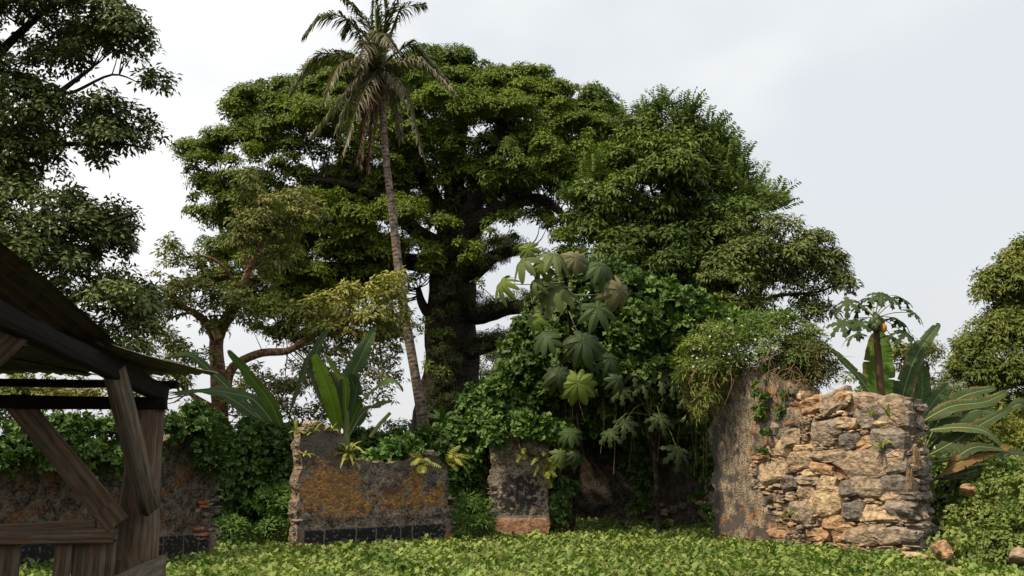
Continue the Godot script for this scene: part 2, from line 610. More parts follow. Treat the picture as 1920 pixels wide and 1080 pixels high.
# ---------------------------------------------------------------- plants with large leaves
func banana_leaf(parent: Node3D, q: Array, width: float, face: Vector3, fold: float, col: Color, tears := 0.25) -> void:
	var pts := []
	for e in q:
		pts.append(P(e[0], e[1], e[2]))
	var off := origin_of(parent)
	var n := 44
	var sp := spline(pts, n)
	var st := begin()
	for sg in [-1.0, 1.0]:
		var strip := 0
		var lag := 0.0
		var dip := 0.0
		var wk := 1.0
		var sear := 0.0
		for i in n:
			if strip <= 0:
				strip = rng.randi_range(2, 9) if rng.randf() < tears + 0.08 else rng.randi_range(8, 16)
				lag = rr(0.0, 0.06)
				dip = rr(-0.05, 0.12) * (1.0 if rng.randf() < tears + 0.2 else 0.25)
				wk = rr(0.86, 1.04)
				sear = rr(0.0, 0.25) + (rr(0.3, 0.8) if rng.randf() < 0.22 else 0.0)
			strip -= 1
			var row := []
			for k in 2:
				var f := float(i + k) / n
				var p: Vector3 = sp[i + k]
				var t: Vector3 = (sp[mini(i + k + 1, n)] - sp[maxi(i + k - 1, 0)]).normalized()
				var s := t.cross(face).normalized()
				var nn := s.cross(t).normalized()
				var prof := smoothstep(0.06, 0.26, f) * pow(maxf(0.0, 1.0 - pow(f, 3.4)), 0.62)
				var w := width * 0.5 * prof * wk * (1.0 + 0.08 * nf.get_noise_1d(f * 300.0 + sg * 50.0))
				var pl := 0.0022 * (1.0 if (i + k) % 2 == 0 else -1.0)
				var wave := 0.045 * width * sin(f * 23.0 + sg)
				var in_ := p + nn * 0.004
				var mid: Vector3 = p + (s * sg * cos(fold) + nn * sin(fold)) * w * 0.55 + nn * (pl + wave * 0.3) + t * w * 0.12
				var out: Vector3 = p + (s * sg * cos(fold * 0.55) + nn * sin(fold * 0.55)) * w + nn * (pl * 1.4 + wave) + t * (w * 0.2 - lag * (1.0 if k == 1 and strip == 0 else 0.0)) - Vector3(0, dip * w, 0)
				row.append([in_ - off, mid - off, out - off])
			var v := rr(0.94, 1.06)
			st.set_color(Color(col.r * v, col.g * v, col.b * v))
			var base := Color(col.r * v, col.g * v, col.b * v)
			tri(st, row[0][0], row[1][0], row[1][1])
			tri(st, row[0][0], row[1][1], row[0][1])
			var edge := base.lerp(Color(0.17, 0.11, 0.045), sear)
			for k in [[0, 1], [1, 1], [1, 2], [0, 1], [1, 2], [0, 2]]:
				st.set_color(base if k[1] == 1 else edge)
				st.add_vertex(row[k[0]][k[1]])
	var lf := part("leaf", st.commit(), M.banana, parent)
	var rib := tube_mesh(sp, [0.022, 0.014, 0.009, 0.004], 5, 0.0, off)
	part("midrib", rib, M.rib, lf)

func palmate(lobes: int, wf: float, teeth: float, droop: float, join: float) -> ArrayMesh:
	var st := begin()
	var seg := 10
	for l in lobes:
		var a := lerpf(-2.7, 2.7, float(l) / (lobes - 1)) + rr(-0.06, 0.06)
		var L := 0.62 + 0.38 * cos(a * 0.5) + rr(-0.05, 0.04)
		var dir := Vector3(sin(a), -cos(a), 0)
		var sd := Vector3(cos(a), sin(a), 0)
		var tw := rr(-0.2, 0.2)
		var k := rr(0.8, 1.16)
		var sag := droop * rr(0.6, 1.5)
		for sg in [-1.0, 1.0]:
			var prev := []
			for i in seg + 1:
				var f := float(i) / seg
				var w := wf * L * (pow(sin(PI * pow(f, 1.15) * 0.94 + 0.06), 0.75) if f < 1.0 else 0.05)
				w = maxf(w, join * L * (1.0 - f))
				if teeth > 0.0 and f > 0.25:
					w *= 1.0 + teeth * (1.0 if i % 3 == 2 else (-0.45 if i % 3 == 0 else 0.1))
				var z := -sag * f * f + 0.05 * sin(f * PI)
				var mid := dir * L * f + Vector3(0, 0, z + 0.02)
				var edge: Vector3 = mid + sd * sg * w + dir * (w * 0.35 * (teeth * 1.2)) + Vector3(0, 0, -0.28 * w + tw * sg * w - 0.02)
				if i > 0:
					st.set_color(Color(k * 1.1, k * 1.1, k))
					st.add_vertex(prev[0])
					st.add_vertex(mid)
					st.set_color(Color(k * 0.92, k * 0.92, k * 0.92))
					st.add_vertex(edge)
					st.set_color(Color(k * 1.1, k * 1.1, k))
					st.add_vertex(prev[0])
					st.set_color(Color(k * 0.92, k * 0.92, k * 0.92))
					st.add_vertex(edge)
					st.add_vertex(prev[1])
				prev = [mid, edge]
		# the vein of the lobe
		st.set_color(Color(1.9, 1.75, 1.6))
		var h := 0.012
		for i in 6:
			var f0 := i / 6.0
			var f1 := (i + 1) / 6.0
			var p0 := dir * L * f0 + Vector3(0, 0, -sag * f0 * f0 + 0.05 * sin(f0 * PI) + 0.026)
			var p1 := dir * L * f1 + Vector3(0, 0, -sag * f1 * f1 + 0.05 * sin(f1 * PI) + 0.026)
			var s0 := sd * h * (1.0 - f0 * 0.7)
			var s1 := sd * h * (1.0 - f1 * 0.7)
			tri(st, p0 - s0, p1 - s1, p1 + s1)
			tri(st, p0 - s0, p1 + s1, p0 + s0)
	return st.commit()

func big_leaf(called: String, mesh: Mesh, m: Material, parent: Node3D, at: Vector3, r: float, nrm: Vector3, spin: float) -> MeshInstance3D:
	var o := part(called, mesh, m, parent)
	var n := nrm.normalized()
	var x := Vector3.UP.cross(n).normalized()
	var b := Basis(x, n.cross(x), n) * Basis(Vector3(0, 0, 1), spin)
	o.transform = Transform3D(b * Basis.from_scale(Vector3(r, r, r)), at - origin_of(parent))
	return o

func frond(called: String, q: Array, len_l: float, col: Color, m: Material, parent: Node3D) -> void:
	var pts := []
	for e in q:
		pts.append(P(e[0], e[1], e[2]))
	var n := 46
	var sp := spline(pts, n)
	var off := origin_of(parent)
	var st := begin()
	for i in range(4, n + 1):
		var f := float(i) / n
		var p: Vector3 = sp[i]
		var t: Vector3 = (sp[mini(i + 1, n)] - sp[i - 1]).normalized()
		var side := t.cross(Vector3.UP)
		if side.length() < 0.25:
			side = Vector3(0.5, 0, 0.85)
		side = side.normalized()
		for sg in [-1.0, 1.0]:
			if rng.randf() < 0.1:
				continue
			for rep in 2:
				var L := len_l * (0.35 + 0.75 * sin(PI * clampf(f * 0.86 + 0.1, 0, 1))) * rr(0.75, 1.15)
				var d0: Vector3 = (side * sg * rr(0.5, 1.0) + t * rr(0.35, 0.8) + Vector3(0, rr(-0.45, 0.05), 0)).normalized()
				var d1: Vector3 = (d0 + Vector3(rr(-0.2, 0.2), -rr(0.55, 1.1), rr(-0.2, 0.2))).normalized()
				var a: Vector3 = p - off
				var b := a + d0 * L * 0.5
				var c := b + d1 * L * 0.5
				var w := d0.cross(Vector3(rr(-0.6, 0.6), 0.8, rr(-0.6, 0.6))).normalized() * 0.021
				var k := rr(0.7, 1.3)
				st.set_color(Color(col.r * k * rr(0.95, 1.1), col.g * k, col.b * k))
				tri(st, a - w * 0.6, b - w, b + w)
				tri(st, a - w * 0.6, b + w, a + w * 0.6)
				tri(st, b - w, c, b + w)
	var fr := part(called, st.commit(), m, parent)
	part("midrib", tube_mesh(sp, [0.035, 0.022, 0.012, 0.005], 5, 0.0, off), M.rib_dark, fr)

# a tuft of strap leaves (ferns and the like that grow on the masonry)
func tuft(called: String, label: String, category: String, at: Vector3, n: int, L: float, W: float, ca: Color, cb: Color, out: Vector3, fern := false) -> Node3D:
	var o := thing(called, label, category, at)
	for i in n:
		var st := begin()
		var d := (rdir() * 0.9 + Vector3(0, 0.75, 0) + out * 0.7).normalized()
		var l := L * rr(0.6, 1.15)
		var p1 := d * l * 0.5
		var p2 := p1 + (d + Vector3(0, -rr(0.5, 1.2), 0)).normalized() * l * 0.5
		var sp := spline([Vector3.ZERO, p1, p2], 10)
		var c := ca.lerp(cb, rng.randf())
		var s := d.cross(Vector3(rr(-0.3, 0.3), 1, 0.4)).normalized()
		for k in 10:
			var f0 := k / 10.0
			var f1 := (k + 1) / 10.0
			var kk := rr(0.85, 1.15)
			st.set_color(Color(c.r * kk, c.g * kk, c.b * kk))
			if fern:
				for sg in [-1.0, 1.0]:
					var ll: float = W * 1.9 * sin(PI * (0.15 + 0.8 * f0))
					var tip: Vector3 = sp[k] + s * sg * ll + (sp[k + 1] - sp[k]).normalized() * ll * 0.5 - Vector3(0, ll * 0.25, 0)
					tri(st, sp[k], sp[k + 1], tip)
			var w0 := W * 0.5 * (sin(PI * clampf(f0 * 0.9 + 0.08, 0, 1)) if not fern else 0.15)
			var w1 := W * 0.5 * (sin(PI * clampf(f1 * 0.9 + 0.08, 0, 1)) if not fern else 0.15)
			tri(st, sp[k] - s * w0, sp[k + 1] - s * w1, sp[k + 1] + s * w1)
			tri(st, sp[k] - s * w0, sp[k + 1] + s * w1, sp[k] + s * w0)
		part("frond" if fern else "leaf", st.commit(), M.leaf, o)
	return o

func blob(v: Vector2, c: Vector2, r: Vector2) -> float:
	var d := ((v - c) / r).length()
	return 1.0 - d

# ================================================================ the scene
func _ready() -> void:
	var cam := Camera3D.new()
	cam.name = "camera"
	cam.fov = rad_to_deg(2.0 * atan(540.0 / F))
	cam.position = Vector3(0, EYE, 0)
	cam.rotation.x = PITCH
	cam.far = 2000.0
	add_child(cam)

	rng.seed = 4242
	nz.seed = 3
	nz.frequency = 0.02
	nz.fractal_octaves = 3
	nf.seed = 9
	nf.frequency = 0.02
	nf.fractal_octaves = 4

	var env := Environment.new()
	env.background_mode = Environment.BG_SKY
	env.tonemap_mode = Environment.TONE_MAPPER_LINEAR
	env.tonemap_exposure = 1.2
	env.sdfgi_enabled = true
	env.ssao_enabled = true
	env.ssil_enabled = true
	var sky := Sky.new()
	var pano := PanoramaSkyMaterial.new()
	pano.panorama = sky_picture()
	sky.sky_material = pano
	env.sky = sky
	env.background_energy_multiplier = 0.87
	var we := WorldEnvironment.new()
	we.name = "world"
	we.environment = env
	add_child(we)

	var sun := DirectionalLight3D.new()
	sun.name = "sun"
	sun.light_energy = 1.55
	sun.light_color = Color(1.0, 0.93, 0.8)
	sun.light_angular_distance = 2.5
	sun.shadow_enabled = true
	add_child(sun)
	sun.look_at_from_position(SUN, Vector3.ZERO, Vector3.UP)

	make_materials()
	M.banana = leaf_mat(0.58, 0.25, Color(0.5, 0.64, 0.14))
	M.rib = mat(0.6, lin(0.17, 0.2, 0.06))
	M.rib_dark = mat(0.7, lin(0.11, 0.11, 0.045))
	C.stone = []
	for i in 16:
		C.stone.append(stone_mesh(rng.randi_range(6, 10), rr(0.5, 0.98)))
	C.broad = clump(16, 0.26, 0.16, 0.07, 0, 0.55, Color(4.2, 1.3, 0.6), 0.02, 0.5)
	C.broad_long = clump(18, 0.26, 0.17, 0.055, 0, 0.5, Color(3.2, 1.6, 0.5), 0.02, 0.2)
	C.fine = clump(30, 0.24, 0.13, 0.055, 0, 0.25, Color(1.5, 1.1, 0.6), 0.05, 0.35, 0.4)
	C.heart = clump(16, 0.24, 0.105, 0.10, 1, 0.3, Color(3.0, 1.8, 0.6), 0.012, 0.3)
	C.cover = clump(17, 0.17, 0.082, 0.076, 1, 0.15, Color(1.5, 1.3, 0.7), 0.03, 0.1, 0.75)
	C.herb = clump(22, 0.22, 0.12, 0.03, 0, 0.2, Color(1.8, 1.4, 0.6), 0.04, 0.1)
	C.spray = spray(18, 0.21, 0.06, 0.75)
	C.lance = clump(22, 0.24, 0.16, 0.03, 0, 0.5, Color(3.0, 2.0, 0.6), 0.05, 0.8)

	build_ground()
	build_left_walls()
	build_right_wall()
	build_hut()
	build_trees()
	build_palm()
	build_vines()
	build_big_leaf_plants()
	build_ground_cover()
	build_small()
	var plural := {"fern": "ferns growing on the masonry", "banana plant": "banana plants round the ruin", "creeper": "creepers clothing the ruin", "rock": "loose rocks beside the stone wall", "wall": "walls of the ruin", "tree": "trees round the ruin", "papaya": "papaya plants", "dry grass": "dry grass on the stone wall"}
	for o in get_children():
		if o.has_meta("category") and plural.has(o.get_meta("category")):
			o.set_meta("group", plural[o.get_meta("category")])

const SUN := Vector3(-0.55, 0.8, 0.33)

func sky_picture() -> ImageTexture:
	var w := 768
	var h := 384
	var im := Image.create(w, h, false, Image.FORMAT_RGBF)
	var n := FastNoiseLite.new()
	n.seed = 21
	n.frequency = 1.0
	n.fractal_octaves = 5
	var s := SUN.normalized()
	for y in h:
		var el := (0.5 - (y + 0.5) / h) * PI
		for x in w:
			# the left edge of the picture looks along -z
			var az := (x + 0.5) / w * TAU
			var d := Vector3(sin(az) * cos(el), sin(el), -cos(az) * cos(el))
			var q := d * 2.2
			var c := n.get_noise_3d(q.x, q.y * 1.7, q.z) * 0.5 + 0.5
			var near := pow(clampf(d.dot(s) * 0.5 + 0.5, 0, 1), 2.0)
			var cloud := smoothstep(0.15, 0.36, near + (c - 0.5) * 0.34)
			var low := 1.0 - smoothstep(0.0, 0.30, maxf(el, 0.0))
			var base := Color(0.735, 0.78, 0.82).lerp(Color(0.755, 0.76, 0.768), low)
			var k := base.lerp(Color(1.10, 1.09, 1.075), cloud * 0.9 * (1.0 - 0.35 * low))
			var glow := pow(clampf(d.dot(s), 0, 1), 8.0) * 0.6
			k = Color(k.r + glow, k.g + glow * 0.97, k.b + glow * 0.9)
			if el < 0:
				k = Color(0.16, 0.17, 0.12)
			im.set_pixel(x, y, k)
	return ImageTexture.create_from_image(im)

func build_ground() -> void:
	var st := begin()
	var xs := []
	var zs := []
	for i in 61:
		xs.append(-18.0 + i * 0.6)
	for v in [-1000.0, -400.0, -150.0, -70.0, -36.0]:
		xs.insert(0, v)
	xs.sort()
	for v in [24.0, 36.0, 70.0, 150.0, 400.0, 1000.0]:
		xs.append(v)
	for i in 70:
		zs.append(4.0 - i * 0.6)
	for v in [-45.0, -60.0, -90.0, -150.0, -300.0, -900.0]:
		zs.append(v)
	zs.insert(0, 12.0)
	zs.insert(0, 60.0)
	for i in xs.size() - 1:
		for j in zs.size() - 1:
			var q := []
			for e in [[i, j], [i + 1, j], [i + 1, j + 1], [i, j + 1]]:
				q.append(Vector3(xs[e[0]], ground_h(xs[e[0]], zs[e[1]]), zs[e[1]]))
			tri(st, q[0], q[2], q[1])
			tri(st, q[0], q[3], q[2])
	st.index()
	st.generate_normals()
	var o := part("ground", st.commit(), M.earth, self)
	o.set_meta("kind", "structure")
	o.set_meta("label", "dark soil under the green creepers of the clearing")

# ---------------------------------------------------------------- ruined walls on the left and in the middle
func build_left_walls() -> void:
	var g := FastNoiseLite.new()
	g.seed = 40
	g.frequency = 1.0
	g.fractal_octaves = 5
	var grey := func(u: float, y: float) -> Color:
		var a := g.get_noise_2d(u * 9.0, y * 4.0)
		var b := g.get_noise_2d(u * 34.0 + 7.0, y * 15.0)
		var c := g.get_noise_2d(u * 80.0, y * 34.0 + 3.0)
		var k := clampf(0.6 + a * 0.8 + b * 0.8 + c * 0.9, 0.12, 1.9)
		return Color(0.20, 0.167, 0.138) * k
	# --- wall with the ochre patches
	var A := P(553, 1029, 19.5)
	A.y = 0.0
	var B := P(846, 1016, 22.0)
	B.y = 0.0
	var ochre := func(u: float, y: float) -> float:
		var v := Vector2(u, y)
		var m := maxf(blob(v, Vector2(0.15, 1.25), Vector2(0.16, 0.62)), blob(v, Vector2(0.28, 1.12), Vector2(0.15, 0.62)))
		m = maxf(m, blob(v, Vector2(0.34, 0.92), Vector2(0.13, 0.34)))
		m = maxf(m, blob(v, Vector2(0.42, 0.86), Vector2(0.05, 0.28)))
		m = maxf(m, blob(v, Vector2(0.59, 1.05), Vector2(0.14, 0.42)) * 0.75)
		m = maxf(m, blob(v, Vector2(0.74, 1.2), Vector2(0.07, 0.5)))
		m = maxf(m, blob(v, Vector2(0.81, 0.96), Vector2(0.17, 0.2)))
		m = maxf(m, blob(v, Vector2(0.91, 1.1), Vector2(0.05, 0.3)))
		return m * 1.1 + g.get_noise_2d(u * 11.0, y * 4.6) * 0.8 + g.get_noise_2d(u * 52.0, y * 15.0) * 0.3 + g.get_noise_2d(u * 150.0, y * 48.0) * 0.35 - 0.05
	var dado := func(u: float, y: float) -> float:
		var top := 0.43 + u * 0.02
		var bot := 0.14 + 0.2 * g.get_noise_1d(u * 17.0) + 0.16 * g.get_noise_1d(u * 60.0)
		var k := smoothstep(top + 0.015, top - 0.005, y) * smoothstep(bot - 0.02, bot + 0.02, y) * smoothstep(0.045, 0.06, u) * smoothstep(0.97, 0.95, u)
		k *= 1.0 - smoothstep(0.34, 0.37, g.get_noise_2d(u * 26.0 + 60.0, y * 12.0) + 0.25 * smoothstep(0.8, 0.95, u))
		for c in [0.168, 0.36, 0.487, 0.648, 0.727]:
			k *= smoothstep(0.0025, 0.0055, absf(u - c + 0.006 * g.get_noise_1d(y * 14.0)))
		return k
	var relief_mid := func(u: float, y: float) -> float:
		var m := smoothstep(0.18, 0.28, (ochre as Callable).call(u, y))
		var r := 0.02 * m
		if y < 0.62 and y > 0.44:
			r -= 0.035
		return r + 0.03 * nf.get_noise_2d(u * 180.0, y * 80.0)
	M.wall_mid = mat(0.95)
	M.wall_mid.albedo_texture = picture(320, 224, func(u: float, v: float) -> Color:
		var y := (1.0 - v) * 2.5
		var c: Color = (grey as Callable).call(u, y)
		c = c.lerp(Color(0.06, 0.047, 0.038), 0.7 * smoothstep(1.35, 1.9, y + 0.4 * g.get_noise_2d(u * 12.0, 4.0)))
		if y > 2.05:
			c = c.lerp(Color(0.12, 0.11, 0.10), clampf(0.35 + g.get_noise_2d(u * 60.0, y * 20.0), 0, 1))
		var o: float = (ochre as Callable).call(u, y)
		var oc := Color(0.35, 0.185, 0.062) * clampf(0.75 + g.get_noise_2d(u * 40.0, y * 18.0) * 1.1, 0.3, 1.3)
		var soot := smoothstep(0.1, 0.4, blob(Vector2(u, y), Vector2(0.58, 1.28), Vector2(0.11, 0.28)) + 0.3 * g.get_noise_2d(u * 30.0, y * 12.0))
		soot = maxf(soot, 0.75 * smoothstep(0.12, 0.42, g.get_noise_2d(u * 13.0 + 3.0, y * 5.0)))
		oc = oc.lerp(Color(0.17, 0.095, 0.045), clampf(0.35 + 1.5 * g.get_noise_2d(u * 16.0 + 9.0, y * 7.0), 0, 0.85))
		c = c.lerp(oc.lerp(Color(0.085, 0.05, 0.028), soot), smoothstep(0.12, 0.30, o))
		if y < 0.47:
			c = c.lerp(Color(0.135, 0.10, 0.082) * clampf(0.9 + g.get_noise_2d(u * 50.0, y * 20.0), 0.3, 1.5), 0.8)
		c = c.lerp(Color(0.010, 0.0105, 0.012), (dado as Callable).call(u, y))
		return c)
	M.wall_mid.heightmap_enabled = true
	M.wall_mid.heightmap_texture = M.wall_mid.albedo_texture
	M.wall_mid.heightmap_scale = 1.2
	var mid := thing("ruined_wall", "low ruined wall with large ochre plaster patches above a black painted skirting", "wall", A.lerp(B, 0.5))
	var top_mid := [[0.0, 2.2], [0.03, 2.4], [0.12, 2.47], [0.22, 2.38], [0.28, 2.2], [0.31, 1.85], [0.4, 1.76], [0.66, 1.76], [0.72, 1.85], [0.78, 1.98], [0.86, 1.97], [0.9, 1.84], [0.97, 1.72], [1.0, 1.1]]
	var wm := part("plaster", wall_mesh(A, B, top_mid, 0.32, 2.5, relief_mid, 0.10, 0.12), M.wall_mid, mid)
	wm.position = -mid.position
	part("broken_masonry", C.shell, M.masonry, mid).position = -mid.position
	rubble_edge(mid, A, B, 0.026, 0.1, 2.2, 30, 0.016)
	rubble_edge(mid, A, B, 1.0, 0.2, 1.0, 26)
	for e in [[0.075, 0.86], [0.04, 0.18], [0.975, 0.2]]:
		brick_at(mid, A, B, e[0], e[1])
	for e in [[0.16, 2.42], [0.06, 2.36], [0.22, 2.36], [0.8, 1.98], [0.85, 1.97], [0.75, 1.9], [0.1, 2.5]]:
		cap_stone(mid, A, B, e[0], e[1])

	# --- wall on the far left that runs on behind the hut
	var L0 := Vector3(-10.6, 0, -12.0)
	var L1 := P(405, 1034, 18.4)
	L1.y = 0.0
	var ll := L0.distance_to(L1)
	var relief_left := func(u: float, y: float) -> float:
		var r := 0.025 * nf.get_noise_2d(u * 300.0, y * 70.0)
		if u > 0.93 and y > 0.45 and y < 1.2:
			r -= 0.05 * smoothstep(0.93, 0.95, u + 0.02 * nf.get_noise_1d(y * 90.0))
		return r
	M.wall_left = mat(0.95)
	M.wall_left.albedo_texture = picture(420, 128, func(u: float, v: float) -> Color:
		var y := (1.0 - v) * 2.3
		var a := u * 4.0
		var c: Color = (grey as Callable).call(a, y)
		c = Color(c.r * 0.55, c.g * 0.53, c.b * 0.5)
		var o := g.get_noise_2d(a * 5.0 + 20.0, y * 2.4) + 0.5 * g.get_noise_2d(a * 22.0, y * 11.0)
		var oc := Color(0.17, 0.075, 0.02) * clampf(0.7 + g.get_noise_2d(a * 40.0, y * 18.0), 0.2, 1.3)
		c = c.lerp(oc, 0.55 * smoothstep(0.14, 0.36, o) * smoothstep(0.5, 0.8, y))
		var top := 0.46
		var k := smoothstep(top + 0.015, top - 0.005, y) * smoothstep(0.08, 0.13, y + 0.1 * g.get_noise_1d(a * 17.0)) * smoothstep(0.99, 0.975, u)
		k *= 1.0 - smoothstep(0.3, 0.33, g.get_noise_2d(a * 26.0 + 60.0, y * 12.0))
		for cc in [0.825, 0.872, 0.92, 0.955]:
			k *= smoothstep(0.0006, 0.0015, absf(u - cc + 0.0015 * g.get_noise_1d(y * 14.0)))
		if y < 0.49:
			c = c.lerp(Color(0.14, 0.10, 0.08) * clampf(0.9 + g.get_noise_2d(a * 50.0, y * 20.0), 0.3, 1.5), 0.8)
		return c.lerp(Color(0.010, 0.0105, 0.012), k))
	var left := thing("ruined_wall", "dark stained plaster wall with a leafy top behind the wooden hut", "wall", L0.lerp(L1, 0.5))
	var wl := part("plaster", wall_mesh(L0, L1, [[0, 2.15], [0.5, 2.1], [0.75, 2.05], [0.86, 2.1], [0.93, 2.3], [0.97, 2.25], [1.0, 1.5]], 0.5, 2.3, relief_left, 0.0, 0.14, 0.07), M.wall_left, left)
	wl.position = -left.position
	part("broken_masonry", C.shell, M.masonry, left).position = -left.position
	rubble_edge(left, L0, L1, 0.985, 0.35, 1.35, 70, 0.045)
	for e in [[0.962, 1.02], [0.966, 0.95], [0.967, 0.46], [0.955, 0.56]]:
		brick_at(left, L0, L1, e[0], e[1])

	# --- pillar
	var Q0 := P(917, 1008, 23.4)
	Q0.y = 0.0
	var Q1 := P(1031, 1008, 23.4)
	Q1.y = 0.0
	M.wall_pillar = mat(0.95)
	M.wall_pillar.albedo_texture = picture(160, 256, func(u: float, v: float) -> Color:
		var y := (1.0 - v) * 2.4
		var c: Color = (grey as Callable).call(u * 0.4, y)
		c = c * 1.15 + Color(0.01, 0.006, 0.0)
		var k := minf(blob(Vector2(u, y), Vector2(0.5, 0.98), Vector2(0.44, 0.62)) * 1.2, 0.5)
		k += 0.75 * g.get_noise_2d(u * 7.0, y * 5.0) + 0.35 * g.get_noise_2d(u * 25.0, y * 20.0)
		c = c.lerp(Color(0.016, 0.015, 0.017), 0.95 * smoothstep(0.22, 0.5, k))
		var drip := smoothstep(0.012, 0.004, absf(u - 0.43 + 0.05 * g.get_noise_1d(y * 3.0))) * smoothstep(0.5, 0.6, y) * smoothstep(1.3, 1.2, y)
		c = c.lerp(Color(0.12, 0.08, 0.05), drip * 0.8)
		if y < 0.50:
			c = Color(0.26, 0.145, 0.088) * clampf(0.9 + 0.8 * g.get_noise_2d(u * 9.0, y * 8.0) + 0.8 * g.get_noise_2d(u * 40.0, y * 30.0), 0.3, 1.5)
		elif y < 0.56:
			c = c.lerp(Color(0.13, 0.115, 0.1), 0.6)
		return c)
	M.wall_pillar.heightmap_enabled = true
	M.wall_pillar.heightmap_texture = M.wall_pillar.albedo_texture
	M.wall_pillar.heightmap_scale = 3.0
	var relief_p := func(u: float, y: float) -> float:
		var r := 0.035 * nf.get_noise_2d(u * 70.0, y * 60.0)
		if y < 0.5:
			r += 0.05
		if u < 0.16 and y < 1.15 and y > 0.5:
			r -= 0.05 * (1.0 + nf.get_noise_2d(u * 400.0, y * 300.0))
		return r
	var pil := thing("wall_pillar", "upright wall stump with sooty black patch and reddish brown base", "wall", Q0.lerp(Q1, 0.5))
	var wp := part("plaster", wall_mesh(Q0, Q1, [[0, 2.38], [0.4, 2.45], [0.8, 2.4], [1, 2.36]], 0.55, 2.4, relief_p, 0.06, 0.05, 0.045), M.wall_pillar, pil)
	wp.position = -pil.position
	part("broken_masonry", C.shell, M.masonry, pil).position = -pil.position
	rubble_edge(pil, Q0, Q1, 0.03, 0.5, 1.2, 20, 0.06)

	# --- walls inside the overgrown room, behind the opening
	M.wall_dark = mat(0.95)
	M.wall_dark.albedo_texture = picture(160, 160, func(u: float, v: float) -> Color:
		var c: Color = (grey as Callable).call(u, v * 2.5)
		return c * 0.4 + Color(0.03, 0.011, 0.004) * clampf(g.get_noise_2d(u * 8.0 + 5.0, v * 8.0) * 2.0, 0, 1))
	var flat_relief := func(u: float, y: float) -> float:
		return 0.05 * nf.get_noise_2d(u * 120.0, y * 60.0)
	var I0 := P(1195, 990, 26.5)
	I0.y = 0.1
	var I1 := P(1325, 990, 25.0)
	I1.y = 0.1
	var inn := thing("inner_wall", "shadowed inner wall with fallen stones seen behind the lobed leaves", "wall", I0.lerp(I1, 0.5))
	var wi := part("plaster", wall_mesh(I0, I1, [[0, 3.0], [0.5, 3.1], [1, 3.0]], 0.4, 3.2, flat_relief, 0.05, 0.05, 0.1), M.wall_dark, inn)
	wi.position = -inn.position
	part("broken_masonry", C.shell, M.masonry, inn).position = -inn.position
	for i in 14:
		var f := rr(0.0, 1.0)
		place_stone("stone", inn, I0.lerp(I1, f) + Vector3(0, rr(0.05, 0.7), 0.05), Vector3(-0.5, 0, 0.86), rr(0.12, 0.35), rr(0.08, 0.2), 0.16, rr(-0.3, 0.3), M.stones[rng.randi() % 5])
	var K0 := P(1000, 990, 28.0)
	K0.y = 0.1
	var K1 := P(1260, 990, 28.5)
	K1.y = 0.1
	var bk := thing("back_wall", "dark back wall of the overgrown room beyond the opening", "wall", K0.lerp(K1, 0.5))
	var wb := part("plaster", wall_mesh(K0, K1, [[0, 3.2], [1, 3.2]], 0.4, 3.3, flat_relief, 0.05, 0.05, 0.15), M.wall_dark, bk)
	wb.position = -bk.position
	part("broken_masonry", C.shell, M.masonry, bk).position = -bk.position
	# --- ivy-clad wall at the back, seen through the gaps
	for e in [[395, 600, 22.6, 24.0, 2.3, "leafy back wall closing the gap left of the ochre wall"], [620, 930, 24.8, 26.0, 2.4, "leafy back wall between the ochre wall and the pillar"]]:
		var a := P(e[0], 1000, e[2])
		a.y = 0.0
		var b := P(e[1], 1000, e[3])
		b.y = 0.0
		var o := thing("creeper_wall", e[5], "wall", a.lerp(b, 0.5))
		var w := part("masonry", wall_mesh(a, b, [[0, e[4]], [1, e[4]]], 0.5, e[4], flat_relief, 0.05, 0.05, 0.15), M.core, o)
		w.position = -o.position
		part("broken_masonry", C.shell, M.masonry, o).position = -o.position

func wall_frame(a: Vector3, b: Vector3) -> Array:
	var t := (b - a).normalized()
	var n := t.cross(Vector3.UP)
	if n.z < 0:
		n = -n
	return [t, n, a.distance_to(b)]

# flat shards of slate that stick out of a broken wall end
func rubble_edge(parent: Node3D, a: Vector3, b: Vector3, u: float, y0: float, y1: float, n: int, spread := 0.03) -> void:
	var f := wall_frame(a, b)
	for i in n:
		var y := rr(y0, y1)
		var uu := u + rr(-0.6, 1.0) * spread * (-1.0 if u > 0.5 else 1.0)
		var at: Vector3 = a + f[0] * uu * f[2] + Vector3(0, y, 0) + f[1] * rr(-0.24, -0.02)
		place_stone("stone", parent, at, f[1], rr(0.10, 0.22), rr(0.03, 0.08), rr(0.08, 0.16), rr(-0.16, 0.16), M.stones[[0, 3, 4, 4, 3, 6][rng.randi() % 6]])

func brick_at(parent: Node3D, a: Vector3, b: Vector3, u: float, y: float) -> void:
	var f := wall_frame(a, b)
	var o := place_stone("brick", parent, a + f[0] * u * f[2] + Vector3(0, y, 0) - f[1] * 0.035, f[1], 0.2, 0.062, 0.1, rr(-0.05, 0.05), M.brick)
	o.mesh = C.brick if C.has("brick") else brick_mesh()

func brick_mesh() -> ArrayMesh:
	C.brick = beam_mesh(Vector3(-0.5, 0, 0), Vector3(0.5, 0, 0), 1.0, 1.0, Vector3(0, 0, 1), Vector3.ZERO, 0.08)
	return C.brick

func cap_stone(parent: Node3D, a: Vector3, b: Vector3, u: float, y: float) -> void:
	var f := wall_frame(a, b)
	place_stone("cap_stone", parent, a + f[0] * u * f[2] + Vector3(0, y - 0.03, 0) - f[1] * 0.15, f[1], rr(0.2, 0.36), rr(0.1, 0.17), 0.42, rr(-0.2, 0.2), M.stones[[0, 3, 4, 6][rng.randi() % 4]])

